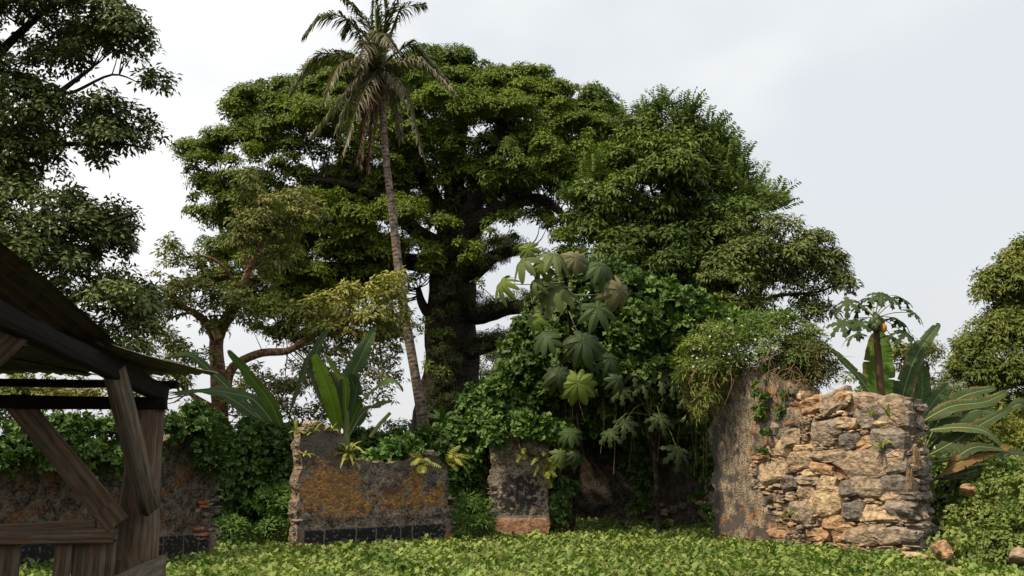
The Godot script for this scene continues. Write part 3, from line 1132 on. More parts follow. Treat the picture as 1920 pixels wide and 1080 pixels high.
# ---------------------------------------------------------------- big stone wall on the right
func build_right_wall() -> void:
	var A := P(1338, 1012, 22.6)
	A.y = 0.0
	var B := P(1712, 1043, 18.3)
	B.y = 0.0
	var f := wall_frame(A, B)
	var t: Vector3 = f[0]
	var n: Vector3 = f[1]
	var len_: float = f[2]
	var g := FastNoiseLite.new()
	g.seed = 60
	g.frequency = 1.0
	g.fractal_octaves = 5
	# u of a photo column on the wall
	var uof := func(px: float, py: float) -> Vector2:
		var p := on_plane(px, py, A, n)
		return Vector2((p - A).dot(t) / len_, p.y)
	var plaster_edge := func(u: float, y: float) -> float:   # > 0 where plaster still holds
		var lim := 0.36 + 0.14 * smoothstep(1.9, 2.5, y) + 0.10 * smoothstep(0.75, 0.2, y) - 0.08 * smoothstep(0.9, 1.4, y) * smoothstep(2.2, 1.8, y)
		return lim - u + 0.10 * g.get_noise_2d(u * 9.0, y * 2.2) + 0.04 * g.get_noise_2d(u * 40.0, y * 10.0)
	var relief := func(u: float, y: float) -> float:
		var e: float = (plaster_edge as Callable).call(u, y)
		var r := -0.11 + 0.08 * nf.get_noise_2d(u * 220.0, y * 70.0)
		for cv in [Vector3(0.42, 1.12, 0.07), Vector3(0.5, 1.32, 0.06), Vector3(0.6, 1.22, 0.06), Vector3(0.47, 0.86, 0.05), Vector3(0.66, 0.62, 0.05)]:
			r -= 0.16 * smoothstep(0.0, 0.8, blob(Vector2(u, y), Vector2(cv.x, cv.y), Vector2(cv.z, cv.z * 2.4)))
		if e > 0.0:
			r = 0.02 + 0.05 * nf.get_noise_2d(u * 110.0, y * 40.0) - 0.13 * (1.0 - smoothstep(0.0, 0.02, e))
			r -= 0.07 * smoothstep(0.03, 0.0, absf(y - 2.68 - 0.25 * nf.get_noise_1d(u * 160.0) + u * 0.5)) * smoothstep(0.22, 0.12, u)
		return r
	M.right_wall = mat(0.95)
	M.right_wall.albedo_texture = picture(384, 384, func(u: float, v: float) -> Color:
		var y := (1.0 - v) * 4.2
		var streak := g.get_noise_2d(u * 42.0, y * 2.6)
		var fine := g.get_noise_2d(u * 110.0, y * 26.0 + 9.0)
		var big := g.get_noise_2d(u * 7.0 + 4.0, y * 1.5)
		var k := clampf(0.8 + fine * 1.1 + streak * 0.5, 0.15, 2.0)
		var c := Color(0.19, 0.155, 0.122) * k
		c = c.lerp(Color(0.34, 0.25, 0.15), 0.55 * smoothstep(0.12, 0.4, streak + fine * 0.9 + big * 0.4))
		c = c.lerp(Color(0.042, 0.038, 0.038), 0.85 * smoothstep(0.05, 0.42, g.get_noise_2d(u * 11.0 + 40.0, y * 2.2) + 0.4 * smoothstep(0.13, 0.0, u) + 0.25 * smoothstep(1.3, 0.5, y) - 0.02))
		c = c.lerp(Color(0.30, 0.115, 0.035), 0.6 * smoothstep(0.15, 0.45, g.get_noise_2d(u * 14.0 + 70.0, y * 3.0) - 0.35 * smoothstep(0.5, 1.2, y) * smoothstep(0.35, 0.1, u)))
		var e: float = (plaster_edge as Callable).call(u, y)
		if e < 0.0:
			c = Color(0.31, 0.15, 0.065).lerp(Color(0.30, 0.225, 0.15), clampf(0.62 + big * 1.6, 0, 1)) * clampf(0.75 + fine * 1.0, 0.2, 1.5)
		return c)
	M.right_wall.heightmap_enabled = true
	M.right_wall.heightmap_texture = M.right_wall.albedo_texture
	M.right_wall.heightmap_scale = 4.0
	var o := thing("stone_wall", "tall broken wall of sunlit rubble stones with peeling plaster on its left", "wall", A.lerp(B, 0.5))
	var top := []
	for e in [[1338, 690], [1380, 680], [1440, 690], [1490, 720], [1505, 742], [1550, 738], [1600, 735], [1640, 745], [1700, 742], [1712, 750]]:
		var q: Vector2 = (uof as Callable).call(float(e[0]), float(e[1]))
		top.append([clampf(q.x, 0.0, 1.0), q.y - 0.06])
	top[0][0] = 0.0
	top[-1][0] = 1.0
	var w := part("plaster", wall_mesh(A, B, top, 0.62, 4.2, relief, 0.16, 0.02, 0.055), M.right_wall, o)
	w.position = -o.position
	part("broken_masonry", C.shell, M.masonry, o).position = -o.position
	# large stones: photo column, row, width, height, tone, tilt
	var big := [
		[1562, 752, 50, 44, 6, 0.3], [1622, 756, 48, 44, 0, -0.3], [1678, 776, 84, 60, 3, 0.03], [1520, 760, 50, 38, 5, 0.15], [1696, 768, 50, 66, 0, 0.0], [1700, 832, 60, 48, 4, 0.05],
		[1585, 792, 44, 26, 1, -0.1], [1660, 822, 60, 46, 3, 0.1], [1590, 826, 38, 34, 4, 0.3], [1622, 830, 44, 30, 5, 0.1], [1630, 868, 118, 58, 0, 0.08], [1560, 856, 72, 26, 0, 0.05],
		[1498, 862, 46, 34, 1, 0.1], [1455, 842, 46, 38, 2, -0.05], [1448, 884, 54, 46, 1, 0.2], [1502, 842, 34, 18, 2, 0.1], [1540, 880, 40, 24, 5, -0.1], [1548, 905, 38, 44, 2, 0.15],
		[1545, 940, 60, 56, 2, 0.3], [1508, 925, 34, 32, 1, 0.1], [1510, 900, 44, 22, 6, 0.0], [1476, 905, 30, 34, 4, 0.2], [1590, 915, 34, 36, 4, 0.1], [1632, 915, 70, 48, 6, -0.05],
		[1688, 918, 58, 52, 1, 0.0], [1706, 912, 44, 46, 4, 0.0], [1600, 958, 42, 40, 4, 0.25], [1660, 962, 88, 36, 2, 0.0], [1706, 958, 40, 44, 3, 0.0], [1622, 1005, 74, 40, 0, 0.25],
		[1580, 1000, 50, 40, 5, 0.2], [1692, 1005, 66, 40, 6, 0.08], [1705, 872, 40, 36, 3, 0.1], [1660, 876, 40, 44, 6, 0.4], [1500, 960, 50, 46, 6, 0.1], [1700, 1040, 60, 22, 2, 0.05],
		[1660, 1030, 36, 16, 6, 0.1], [1540, 812, 42, 50, 6, 0.2], [1560, 800, 36, 34, 3, 0.1], [1482, 820, 34, 40, 0, 0.1], [1446, 806, 36, 34, 3, 0.05], [1604, 862, 40, 24, 6, 0.0],
		[1660, 795, 40, 16, 2, 0.0], [1560, 980, 40, 36, 5, 0.0], [1530, 1002, 46, 30, 5, 0.0], [1460, 1000, 44, 26, 5, 0.1], [1672, 850, 26, 22, 1, 0.0], [1520, 886, 34, 16, 2, 0.0]]
	var taken := []
	for e in big:
		var q := on_plane(e[0], e[1], A, n)
		var mpp: float = -q.z / F
		var wid: float = e[2] * mpp / absf(t.x) * 0.83
		var hei: float = e[3] * mpp * 1.03
		if (q - A).dot(t) > len_ - wid * 0.42:
			q = A + t * (len_ - wid * 0.42) + Vector3(0, q.y, 0)
		var deep := rr(0.26, 0.4)
		place_stone("stone", o, q - n * (deep * 0.42 - rr(-0.03, 0.03)), n, wid, hei, deep, e[5], M.stones[e[4]])
		taken.append([(q - A).dot(t), q.y, wid * 0.5, hei * 0.5])
	# small packing stones in the joints
	var made := 0
	var tries := 0
	while made < 250 and tries < 12000:
		tries += 1
		var u := rr(0.2, 0.99)
		var y := rr(0.0, 3.0)
		if (plaster_edge as Callable).call(u, y) > -0.015:
			continue
		var lim := 0.0
		for k in top.size() - 1:
			if u >= top[k][0] and u <= top[k + 1][0]:
				lim = lerpf(top[k][1], top[k + 1][1], (u - top[k][0]) / maxf(0.001, top[k + 1][0] - top[k][0]))
		if y > lim - 0.05:
			continue
		var x := u * len_
		var wid := rr(0.10, 0.30)
		var hei := wid * rr(0.25, 0.6)
		var ok := true
		for q in taken:
			if absf(q[0] - x) < q[2] * 0.85 + wid * 0.3 and absf(q[1] - y) < q[3] * 0.82 + hei * 0.3:
				ok = false
				break
		if not ok:
			continue
		taken.append([x, y, wid * 0.42, hei * 0.42])
		made += 1
		place_stone("stone", o, A + t * x + Vector3(0, y, 0) - n * rr(0.03, 0.09), n, wid, hei, rr(0.12, 0.2), rr(-0.3, 0.3), M.stones[[0, 1, 2, 6, 6, 3, 5, 1][rng.randi() % 8]])
	# the broken end of the wall, turned away from the light
	var C1 := B
	for i in 60:
		var y := rr(0.05, 2.75)
		var s := rr(0.02, 0.6)
		place_stone("stone", o, C1 - n * s + Vector3(0, y, 0) + t * rr(-0.1, -0.02), t, rr(0.16, 0.42), rr(0.09, 0.26), rr(0.2, 0.34), rr(-0.15, 0.15), M.stones[[4, 3, 0, 4, 3][rng.randi() % 5]])
	# stones that lie along the top
	for i in 22:
		var u := rr(0.5, 0.98)
		var lim := 0.0
		for k in top.size() - 1:
			if u >= top[k][0] and u <= top[k + 1][0]:
				lim = lerpf(top[k][1], top[k + 1][1], (u - top[k][0]) / maxf(0.001, top[k + 1][0] - top[k][0]))
		place_stone("cap_stone", o, A + t * u * len_ + Vector3(0, lim - 0.02, 0) - n * rr(0.1, 0.5), n, rr(0.16, 0.34), rr(0.12, 0.26), rr(0.2, 0.4), rr(-0.35, 0.35), M.stones[[5, 6, 2, 5, 0][rng.randi() % 5]])

# ---------------------------------------------------------------- wooden hut
func build_hut() -> void:
	var base := P(258, 1000, 7.0)
	base.y = 0.0
	var o := thing("wooden_hut", "weathered open wooden hut with corrugated roof at the left edge", "hut", base)
	var s := Vector3(0.17, 0, 0.985).normalized()      # towards the viewer
	var b := Vector3(-0.985, 0, 0.17).normalized()     # to the left
	# corner post
	var p0 := P(252, 1075, 7.0)
	p0.y = 0.0
	var p1 := P(278, 752, 7.0)
	part("post", beam_mesh(p0, p1, 0.27, 0.24, Vector3(1, 0, 0.17), base, 0.02, 0.72), M.wood, o)
	# tie beam along the back and the plate under the sheets
	var tb := P(312, 757, 6.98)
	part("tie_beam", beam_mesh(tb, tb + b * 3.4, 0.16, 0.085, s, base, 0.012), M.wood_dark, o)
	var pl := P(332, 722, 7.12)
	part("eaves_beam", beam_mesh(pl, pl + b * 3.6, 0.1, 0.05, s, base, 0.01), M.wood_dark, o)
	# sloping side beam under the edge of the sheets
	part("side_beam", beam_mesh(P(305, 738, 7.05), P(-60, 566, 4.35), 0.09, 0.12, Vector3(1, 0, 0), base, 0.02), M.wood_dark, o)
	# braces
	part("brace", beam_mesh(P(30, 752, 6.85), P(222, 985, 6.78), 0.06, 0.155, s, base, 0.008), M.wood, o)
	part("brace", beam_mesh(P(214, 692, 6.1), P(281, 955, 6.8), 0.085, 0.13, Vector3(0.85, 0, 0.5), base, 0.008), M.wood_grey, o)
	part("brace", beam_mesh(P(35, 622, 4.9), P(-70, 720, 5.0), 0.07, 0.12, Vector3(0.7, 0, 0.6), base, 0.008), M.wood_grey, o)
	# rails and boards of the parapet
	var r0 := P(214, 1004, 6.78)
	part("rail_board", beam_mesh(r0, r0 + b * 3.0, 0.05, 0.10, s, base, 0.006), M.wood, o)
	var q0 := P(180, 985, 6.8)
	part("rail_pole", tube_mesh(spline([q0, q0 + b * 0.8 + Vector3(0, -0.035, 0), q0 + b * 1.7 + Vector3(0, -0.03, 0), q0 + b * 3.0], 14), [0.036, 0.04, 0.037, 0.04], 10, 0.25, base), M.wood, o)
	for e in [[18, 40, 6.74], [-60, 40, 6.72], [121, 30, 6.78], [152, 26, 6.83], [183, 34, 6.83], [208, 22, 6.86]]:
		var w: float = e[1] / F * e[2]
		var top := P(e[0], 1016, e[2])
		var low := top
		low.y = 0.3
		part("paling", beam_mesh(top, low + b * rr(-0.01, 0.03), w, 0.022, b, base, 0.004), M.wood, o)
	part("kerb_board", beam_mesh(P(306, 1072, 7.02), P(215, 1118, 5.9), 0.035, 0.22, Vector3(1, 0, 0.5), base, 0.008), M.wood_grey, o)
	part("bottom_rail", beam_mesh(Vector3(r0.x, 0.35, r0.z), Vector3(r0.x, 0.35, r0.z) + b * 3.0, 0.05, 0.1, s, base, 0.006), M.wood, o)
	for e in [[b * 3.2, Vector3.ZERO], [s * 3.7, Vector3.ZERO], [s * 3.7 + b * 3.2, Vector3.ZERO]]:
		var q: Vector3 = Vector3(p0.x, 0, p0.z) + e[0]
		part("post", beam_mesh(q, q + Vector3(0.0, 2.25, 0), 0.25, 0.22, Vector3(1, 0, 0.17), base, 0.02, 0.8), M.wood, o)
	# the floor of the hut
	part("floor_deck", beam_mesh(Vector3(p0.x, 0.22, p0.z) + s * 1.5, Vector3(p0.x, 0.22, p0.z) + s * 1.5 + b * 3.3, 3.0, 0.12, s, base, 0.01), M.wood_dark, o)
	# roof sheets: lower row, then the upper row that overlaps it
	var far0 := [P(412, 700, 7.35), P(398, 700, 7.3)]
	var e0 := P(412, 702, 7.35)
	var e1 := P(214, 652, 5.75)
	var e2 := P(222, 656, 5.95)
	var e3 := P(-30, 444, 4.1)
	var width := 0.86
	for k in 4:
		var sh := b * width * k
		roof_sheet(o, e0 + sh + Vector3(0, -0.012 * (k % 2), 0), e1 + sh + Vector3(0, -0.012 * (k % 2), 0), b * (width + 0.08), base, 14.0 + k)
		roof_sheet(o, e2 + sh + Vector3(0, 0.03 - 0.012 * (k % 2), 0), e3 + sh + Vector3(0, 0.03, 0), b * (width + 0.08), base, 40.0 + k)

func roof_sheet(parent: Node3D, far: Vector3, near: Vector3, across: Vector3, off: Vector3, sd: float) -> void:
	var st := begin()
	var nu := 44
	var nv := 10
	var rows := []
	for j in nv + 1:
		var row := []
		for i in nu + 1:
			var u := float(i) / nu
			var v := float(j) / nv
			var p := far.lerp(near, v) + across * u
			p += (far - near).normalized() * (0.035 * nf.get_noise_1d(u * 120.0 + sd * 9.0) if j == 0 else 0.0)
			p.y += 0.011 * sin(u * TAU * 11.0) + 0.03 * nz.get_noise_2d(u * 60.0 + sd * 30.0, v * 40.0)
			row.append(p - off)
		rows.append(row)
	for side in 2:
		var dy := Vector3(0, 0.0015 if side == 0 else -0.0015, 0)
		for j in nv:
			for i in nu:
				if rng.randf() < 0.004:
					continue
				var q := [rows[j][i] + dy, rows[j][i + 1] + dy, rows[j + 1][i + 1] + dy, rows[j + 1][i] + dy]
				for k in ([0, 2, 1, 0, 3, 2] if side == 1 else [0, 1, 2, 0, 2, 3]):
					st.add_vertex(q[k])
	st.index()
	st.generate_normals()
	part("roof_sheet", st.commit(), M.tin, parent)

# ---------------------------------------------------------------- trees
func build_trees() -> void:
	# giant tree in the middle
	var base := P(838, 900, 40.0)
	base.y = 0.35
	var t := thing("giant_tree", "giant broad-crowned tree with massive dark trunk behind the coconut palm", "tree", base)
	var bones := []
	limb("trunk", [[828, 905, 40], [836, 800, 40], [842, 700, 40], [846, 600, 40], [852, 510, 40], [862, 440, 40]], [1.75, 1.25, 1.1, 0.95, 0.95, 0.85], M.bark, t, bones, 18, 0.35)
	for e in [
		[[[800, 900, 39.0], [806, 800, 39.3], [815, 690, 39.5], [825, 590, 39.6], [835, 500, 39.8]], [0.7, 0.5, 0.42, 0.36, 0.3]],
		[[[872, 900, 39.2], [868, 800, 39.3], [862, 690, 39.5], [860, 590, 39.7]], [0.6, 0.42, 0.36, 0.3]],
		[[[862, 455, 40], [900, 415, 39.5], [960, 385, 39], [1010, 372, 38.5], [1050, 398, 38], [1082, 440, 37.8]], [0.55, 0.4, 0.28, 0.2, 0.15, 0.08]],
		[[[940, 395, 39], [1000, 340, 38.5], [1090, 290, 38.5], [1150, 240, 39]], [0.24, 0.17, 0.11, 0.05]],
		[[[845, 470, 40], [790, 440, 39], [720, 380, 38.5], [670, 350, 38], [600, 338, 38]], [0.45, 0.32, 0.24, 0.18, 0.1]],
		[[[862, 445, 40], [852, 340, 40.5], [868, 220, 41], [880, 140, 41]], [0.55, 0.4, 0.25, 0.12]],
		[[[866, 440, 40], [915, 310, 39], [960, 220, 38.5], [1000, 160, 39]], [0.5, 0.34, 0.22, 0.1]],
		[[[845, 440, 40], [770, 290, 40.5], [690, 190, 41], [620, 140, 41]], [0.45, 0.3, 0.2, 0.1]],
		[[[840, 500, 40], [740, 490, 39], [620, 500, 38.5], [500, 480, 38]], [0.4, 0.32, 0.22, 0.1]],
		[[[850, 560, 40], [895, 592, 39.4], [950, 578, 39], [1010, 570, 38.6], [1090, 540, 38.6]], [0.45, 0.34, 0.3, 0.26, 0.2]],
		[[[850, 680, 40], [890, 652, 39.4], [950, 640, 39], [1030, 632, 38.6]], [0.5, 0.36, 0.3, 0.24]],
		[[[855, 540, 40], [900, 500, 39.6], [930, 478, 39.4], [990, 465, 39]], [0.42, 0.34, 0.28, 0.18]],
		[[[835, 610, 40], [805, 590, 39.6], [790, 566, 39.4], [784, 540, 39.2]], [0.3, 0.22, 0.17, 0.1]],
		[[[838, 500, 39.4], [830, 440, 39.2], [836, 420, 39.1], [826, 396, 39]], [0.16, 0.12, 0.1, 0.05]]]:
		limb("bough", e[0], e[1], M.bark, t, bones, 10, 0.3)
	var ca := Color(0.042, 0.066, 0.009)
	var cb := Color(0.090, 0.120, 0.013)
	var cs := []
	cs += foliage("crown", [[330, 305], [345, 270], [420, 245], [414, 200], [440, 170], [500, 158], [520, 142], [560, 150], [600, 112], [660, 104], [740, 118], [800, 92], [880, 97], [905, 120], [950, 132], [1028, 128], [1044, 150], [1150, 182], [1168, 215], [1195, 250], [1190, 300], [1150, 340], [1090, 335], [1040, 380], [970, 365], [930, 395], [880, 420], [820, 400], [760, 430], [700, 420], [640, 420], [560, 410], [480, 420], [400, 440], [380, 470], [385, 430], [345, 400], [336, 380], [372, 350]], 40, 40, 6.0, 0.62, 30, 4.50, C.fine, M.leaf, ca, cb, t, 1.0, 0.45, 0.22)
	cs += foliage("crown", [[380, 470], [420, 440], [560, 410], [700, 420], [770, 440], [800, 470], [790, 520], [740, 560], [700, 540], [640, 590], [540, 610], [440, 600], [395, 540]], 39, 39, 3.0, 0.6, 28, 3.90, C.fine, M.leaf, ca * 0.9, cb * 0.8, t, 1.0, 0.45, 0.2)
	cs += foliage("crown", [[880, 430], [950, 395], [1060, 350], [1130, 360], [1120, 440], [1080, 420], [1010, 440], [960, 450], [920, 470]], 38.5, 38.5, 1.5, 0.5, 24, 1.95, C.fine, M.leaf, ca, cb, t, 0.9, 0.4, 0.2)
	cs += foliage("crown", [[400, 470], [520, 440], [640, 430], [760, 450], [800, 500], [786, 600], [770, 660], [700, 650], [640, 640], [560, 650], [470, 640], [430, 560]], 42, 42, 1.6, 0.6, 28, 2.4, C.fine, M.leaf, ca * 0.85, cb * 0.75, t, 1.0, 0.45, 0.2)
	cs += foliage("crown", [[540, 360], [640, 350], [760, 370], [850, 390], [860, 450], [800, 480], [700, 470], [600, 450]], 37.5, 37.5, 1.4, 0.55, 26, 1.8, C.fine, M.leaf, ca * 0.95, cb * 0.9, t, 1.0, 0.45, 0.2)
	cs += foliage("crown", [[960, 420], [1040, 410], [1090, 440], [1100, 520], [1060, 520], [1000, 470], [950, 470]], 37, 37, 0.8, 0.45, 22, 1.3, C.fine, M.leaf, ca, cb, t, 0.9, 0.4, 0.3)
	cs += foliage("crown", [[900, 280], [1000, 250], [1130, 250], [1170, 300], [1100, 340], [1020, 350], [960, 372], [905, 350]], 37, 37, 1.2, 0.5, 24, 1.7, C.fine, M.leaf, ca, cb, t, 1.0, 0.4, 0.25)
	cs += foliage("crown", [[790, 470], [840, 450], [900, 455], [930, 480], [905, 540], [860, 530], [815, 560], [790, 530]], 37.6, 37.6, 0.7, 0.45, 20, 1.0, C.fine, M.leaf, ca * 0.9, cb * 0.85, t, 0.95, 0.4, 0.3)
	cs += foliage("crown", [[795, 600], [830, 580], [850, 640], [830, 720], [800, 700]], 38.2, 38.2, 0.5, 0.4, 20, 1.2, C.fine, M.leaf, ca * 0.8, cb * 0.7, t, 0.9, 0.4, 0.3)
	cs += foliage("crown", [[880, 330], [960, 300], [1100, 300], [1180, 320], [1150, 380], [1060, 380], [1000, 360], [930, 400], [890, 410]], 41, 41, 2.0, 0.6, 28, 2.0, C.fine, M.leaf, ca * 0.9, cb * 0.8, t, 1.0, 0.45, 0.2)
	twigs("twigs", cs, bones, 0.5, 0.045, M.bark, t)
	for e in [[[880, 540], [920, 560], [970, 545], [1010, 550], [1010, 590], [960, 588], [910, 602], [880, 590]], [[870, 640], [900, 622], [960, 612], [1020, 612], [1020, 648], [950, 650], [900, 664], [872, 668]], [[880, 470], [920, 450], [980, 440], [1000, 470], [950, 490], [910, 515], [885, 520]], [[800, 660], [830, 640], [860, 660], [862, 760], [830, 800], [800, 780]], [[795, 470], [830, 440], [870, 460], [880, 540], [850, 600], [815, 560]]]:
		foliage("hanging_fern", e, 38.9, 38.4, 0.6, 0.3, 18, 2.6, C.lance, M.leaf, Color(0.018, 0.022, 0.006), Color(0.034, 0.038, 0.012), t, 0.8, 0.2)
	# lacy tree seen low behind the giant trunk
	var lb := P(930, 900, 52)
	lb.y = 0.3
	var lt := thing("small_tree", "lacy dark tree low behind the giant trunk", "tree", lb)
	var lbones := []
	limb("trunk", [[925, 905, 52], [930, 760, 52], [925, 690, 52]], [0.25, 0.15, 0.08], M.bark, lt, lbones)
	var lc := foliage("crown", [[862, 700], [890, 660], [940, 650], [985, 670], [990, 760], [940, 790], [890, 770], [865, 800]], 52, 52, 1.6, 0.5, 16, 1.50, C.fine, M.leaf, Color(0.02, 0.03, 0.008), Color(0.04, 0.05, 0.012), lt, 1.0, 0.2, 0.25)
	twigs("twigs", lc, lbones, 0.5, 0.03, M.bark, lt)

	# thicket far behind the walls
	var th := thing("thicket", "distant low thicket behind the ruin and the giant trunk", "shrubs", P(760, 880, 46))
	th.position.y = 0.3
	th.set_meta("kind", "stuff")
	foliage("leaves", [[300, 900], [310, 800], [420, 806], [560, 800], [700, 806], [760, 790], [800, 806], [900, 790], [960, 760], [1100, 740], [1300, 740], [1700, 800], [1960, 780], [1960, 900]], 46, 46, 2.0, 0.7, 18, 1.8, C.fine, M.leaf, Color(0.022, 0.035, 0.01), Color(0.045, 0.06, 0.014), th, 1.3, 0.3)

	# big-leaved tree that hangs in from the left
	var la := Vector3(-12.9, 0, -21.0)
	var left := thing("overhanging_tree", "dark broad-leaved tree filling the upper left corner above the hut", "tree", la)
	var b2 := []
	limb("trunk", [[-250, 950, 21], [-240, 700, 21], [-200, 500, 21], [-120, 330, 21]], [0.5, 0.4, 0.34, 0.24], M.bark, left, b2, 12)
	for e in [
		[[[-180, 460, 21], [-60, 330, 20.5], [60, 220, 20.2], [110, 175, 20], [175, 125, 20]], [0.2, 0.14, 0.1, 0.07, 0.03]],
		[[[40, 230, 20.3], [90, 160, 20], [130, 175, 20], [210, 140, 19.8], [265, 158, 19.8]], [0.08, 0.05, 0.04, 0.025, 0.008]],
		[[[-200, 500, 21], [-60, 460, 20.5], [80, 440, 20], [190, 420, 19.8], [255, 400, 19.8]], [0.16, 0.12, 0.08, 0.05, 0.02]],
		[[[-210, 560, 21], [-60, 560, 20.8], [100, 560, 20.6], [230, 560, 20.6]], [0.15, 0.12, 0.08, 0.03]],
		[[[-120, 330, 21], [-40, 150, 20.6], [60, 40, 20.2], [150, -30, 20]], [0.16, 0.12, 0.08, 0.04]],
		[[[60, 270, 20.2], [150, 270, 20], [230, 270, 19.8], [290, 282, 19.8]], [0.07, 0.05, 0.03, 0.01]]]:
		limb("branch", e[0], e[1], M.bark, left, b2, 7)
	var lca := Color(0.032, 0.046, 0.011)
	var lcb := Color(0.062, 0.078, 0.018)
	var c2 := []
	c2 += foliage("crown", [[-90, -70], [215, -70], [222, 19], [262, 38], [288, 80], [284, 122], [262, 135], [230, 118], [190, 100], [140, 130], [60, 150], [-90, 160]], 20, 20, 2.2, 0.43, 17, 3.6, C.broad, M.leaf_gloss, lca, lcb, left, 0.88, 0.25, 0.2)
	c2 += foliage("crown", [[-90, 130], [60, 140], [110, 175], [190, 180], [250, 200], [268, 225], [312, 276], [290, 302], [240, 300], [222, 326], [185, 330], [150, 296], [100, 280], [-90, 300]], 20, 20, 1.8, 0.40, 16, 2.9, C.broad, M.leaf_gloss, lca, lcb, left, 0.88, 0.25, 0.22)
	c2 += foliage("crown", [[275, 130], [318, 146], [312, 166], [290, 168], [268, 152]], 19.8, 19.8, 0.3, 0.20, 8, 2.10, C.broad, M.leaf_gloss, lca, lcb, left, 1.0)
	c2 += foliage("crown", [[-90, 280], [110, 290], [150, 345], [205, 385], [258, 366], [262, 398], [240, 425], [284, 444], [268, 480], [285, 520], [300, 600], [285, 665], [180, 690], [-90, 690]], 20.5, 20.5, 2.2, 0.43, 17, 3.6, C.broad, M.leaf_gloss, lca, lcb, left, 0.88, 0.25, 0.22)
	twigs("twigs", c2, b2, 0.45, 0.022, M.bark, left)

	# slender half-broken tree between hut and palm
	var sb := P(412, 960, 25)
	sb.y = 0.1
	var sl := thing("slender_tree", "slender reddish tree with a snapped limb and pale olive leaves", "tree", sb)
	var b3 := []
	limb("trunk", [[420, 960, 25], [414, 800, 25], [409, 700, 25], [406, 640, 25], [424, 600, 24.9], [446, 562, 24.8], [470, 500, 24.7], [490, 462, 24.6]], [0.24, 0.21, 0.19, 0.18, 0.15, 0.13, 0.1, 0.07], M.bark_red, sl, b3, 12)
	for e in [
		[[[404, 640, 25], [388, 606, 24.7], [352, 580, 24.4], [312, 568, 24.2]], [0.13, 0.11, 0.08, 0.05]],
		[[[360, 586, 24.4], [330, 592, 24.2], [300, 612, 24.0]], [0.04, 0.03, 0.012]],
		[[[414, 785, 25], [424, 730, 24.9], [438, 688, 24.8], [487, 663, 24.6], [540, 658, 24.5], [572, 638, 24.4], [611, 619, 24.3], [647, 616, 24.2], [682, 600, 24.1]], [0.15, 0.13, 0.12, 0.1, 0.09, 0.075, 0.06, 0.045, 0.02]],
		[[[600, 624, 24.3], [640, 600, 24.2], [670, 588, 24.1]], [0.045, 0.03, 0.012]],
		[[[640, 616, 24.2], [672, 626, 24.1], [712, 628, 24]], [0.04, 0.03, 0.012]],
		[[[446, 560, 24.8], [440, 530, 24.6], [415, 496, 24.4], [380, 480, 24.2], [332, 480, 24], [312, 440, 23.8]], [0.07, 0.05, 0.04, 0.03, 0.022, 0.01]],
		[[[470, 500, 24.7], [452, 470, 24.6], [445, 440, 24.6]], [0.07, 0.05, 0.03]],
		[[[490, 462, 24.6], [500, 420, 24.6], [490, 370, 24.6]], [0.06, 0.04, 0.02]],
		[[[410, 770, 25], [360, 740, 24.6], [330, 715, 24.4]], [0.08, 0.06, 0.03]]]:
		limb("branch", e[0], e[1], M.bark_red, sl, b3, 7)
	limb("broken_stub", [[410, 634, 24.7], [403, 618, 24.6], [397, 598, 24.55]], [0.11, 0.09, 0.07], M.pale_wood, sl, [], 7)
	var oa := Color(0.058, 0.068, 0.018)
	var ob := Color(0.165, 0.158, 0.04)
	var c3 := []
	c3 += foliage("crown", [[424, 440], [452, 390], [432, 345], [480, 312], [535, 350], [600, 372], [604, 412], [560, 440], [545, 495], [500, 530], [460, 540], [440, 500]], 24.8, 24.8, 1.2, 0.36, 14, 2.55, C.broad_long, M.leaf, oa * 0.85, ob * 0.8, sl, 0.8, 0.3, 0.22)
	c3 += foliage("crown", [[430, 520], [480, 500], [520, 520], [500, 580], [450, 640], [420, 600], [410, 560]], 24.5, 24.5, 0.8, 0.34, 13, 1.65, C.broad_long, M.leaf_soft, oa * 1.15, ob * 1.25, sl, 0.8, 0.3, 0.22)
	c3 += foliage("crown", [[446, 610], [520, 580], [590, 560], [640, 545], [700, 515], [756, 510], [764, 600], [740, 690], [690, 650], [640, 640], [560, 652], [500, 650]], 24.3, 24.3, 1.0, 0.36, 14, 2.25, C.broad_long, M.leaf, oa, ob, sl, 0.85, 0.3, 0.22)
	c3 += foliage("crown", [[286, 520], [330, 485], [400, 500], [420, 560], [400, 640], [380, 700], [330, 725], [296, 700], [284, 610]], 24.2, 24.2, 1.0, 0.34, 13, 1.65, C.broad_long, M.leaf, oa * 0.75, ob * 0.8, sl, 0.8, 0.3, 0.24)
	c3 += foliage("crown", [[440, 700], [520, 660], [600, 650], [690, 640], [745, 690], [750, 760], [690, 790], [560, 800], [460, 800], [430, 760]], 24.8, 24.8, 0.8, 0.34, 12, 1.7, C.broad_long, M.leaf, oa * 0.8, ob * 0.8, sl, 0.8, 0.3, 0.22)
	c3 += foliage("crown", [[-80, 700], [200, 700], [340, 690], [360, 760], [300, 800], [-80, 810]], 23.5, 24.5, 0.8, 0.36, 13, 2.60, C.broad_long, M.leaf, oa, ob, sl, 0.85, 0.3, 0.2)
	c3 += foliage("crown", [[296, 440], [316, 428], [336, 460], [390, 476], [380, 500], [330, 494], [306, 470]], 24, 24, 0.3, 0.2, 8, 1.3, C.broad_long, M.leaf_soft, oa, ob, sl, 0.7, 0.3)
	twigs("twigs", c3, b3, 0.6, 0.02, M.bark_red, sl)

	# tall leafy tree right of the giant
	var mb := P(1290, 940, 30)
	mb.y = 0.3
	var mt := thing("tall_tree", "tall glossy green tree with feathery top right of the giant crown", "tree", mb)
	var b4 := []
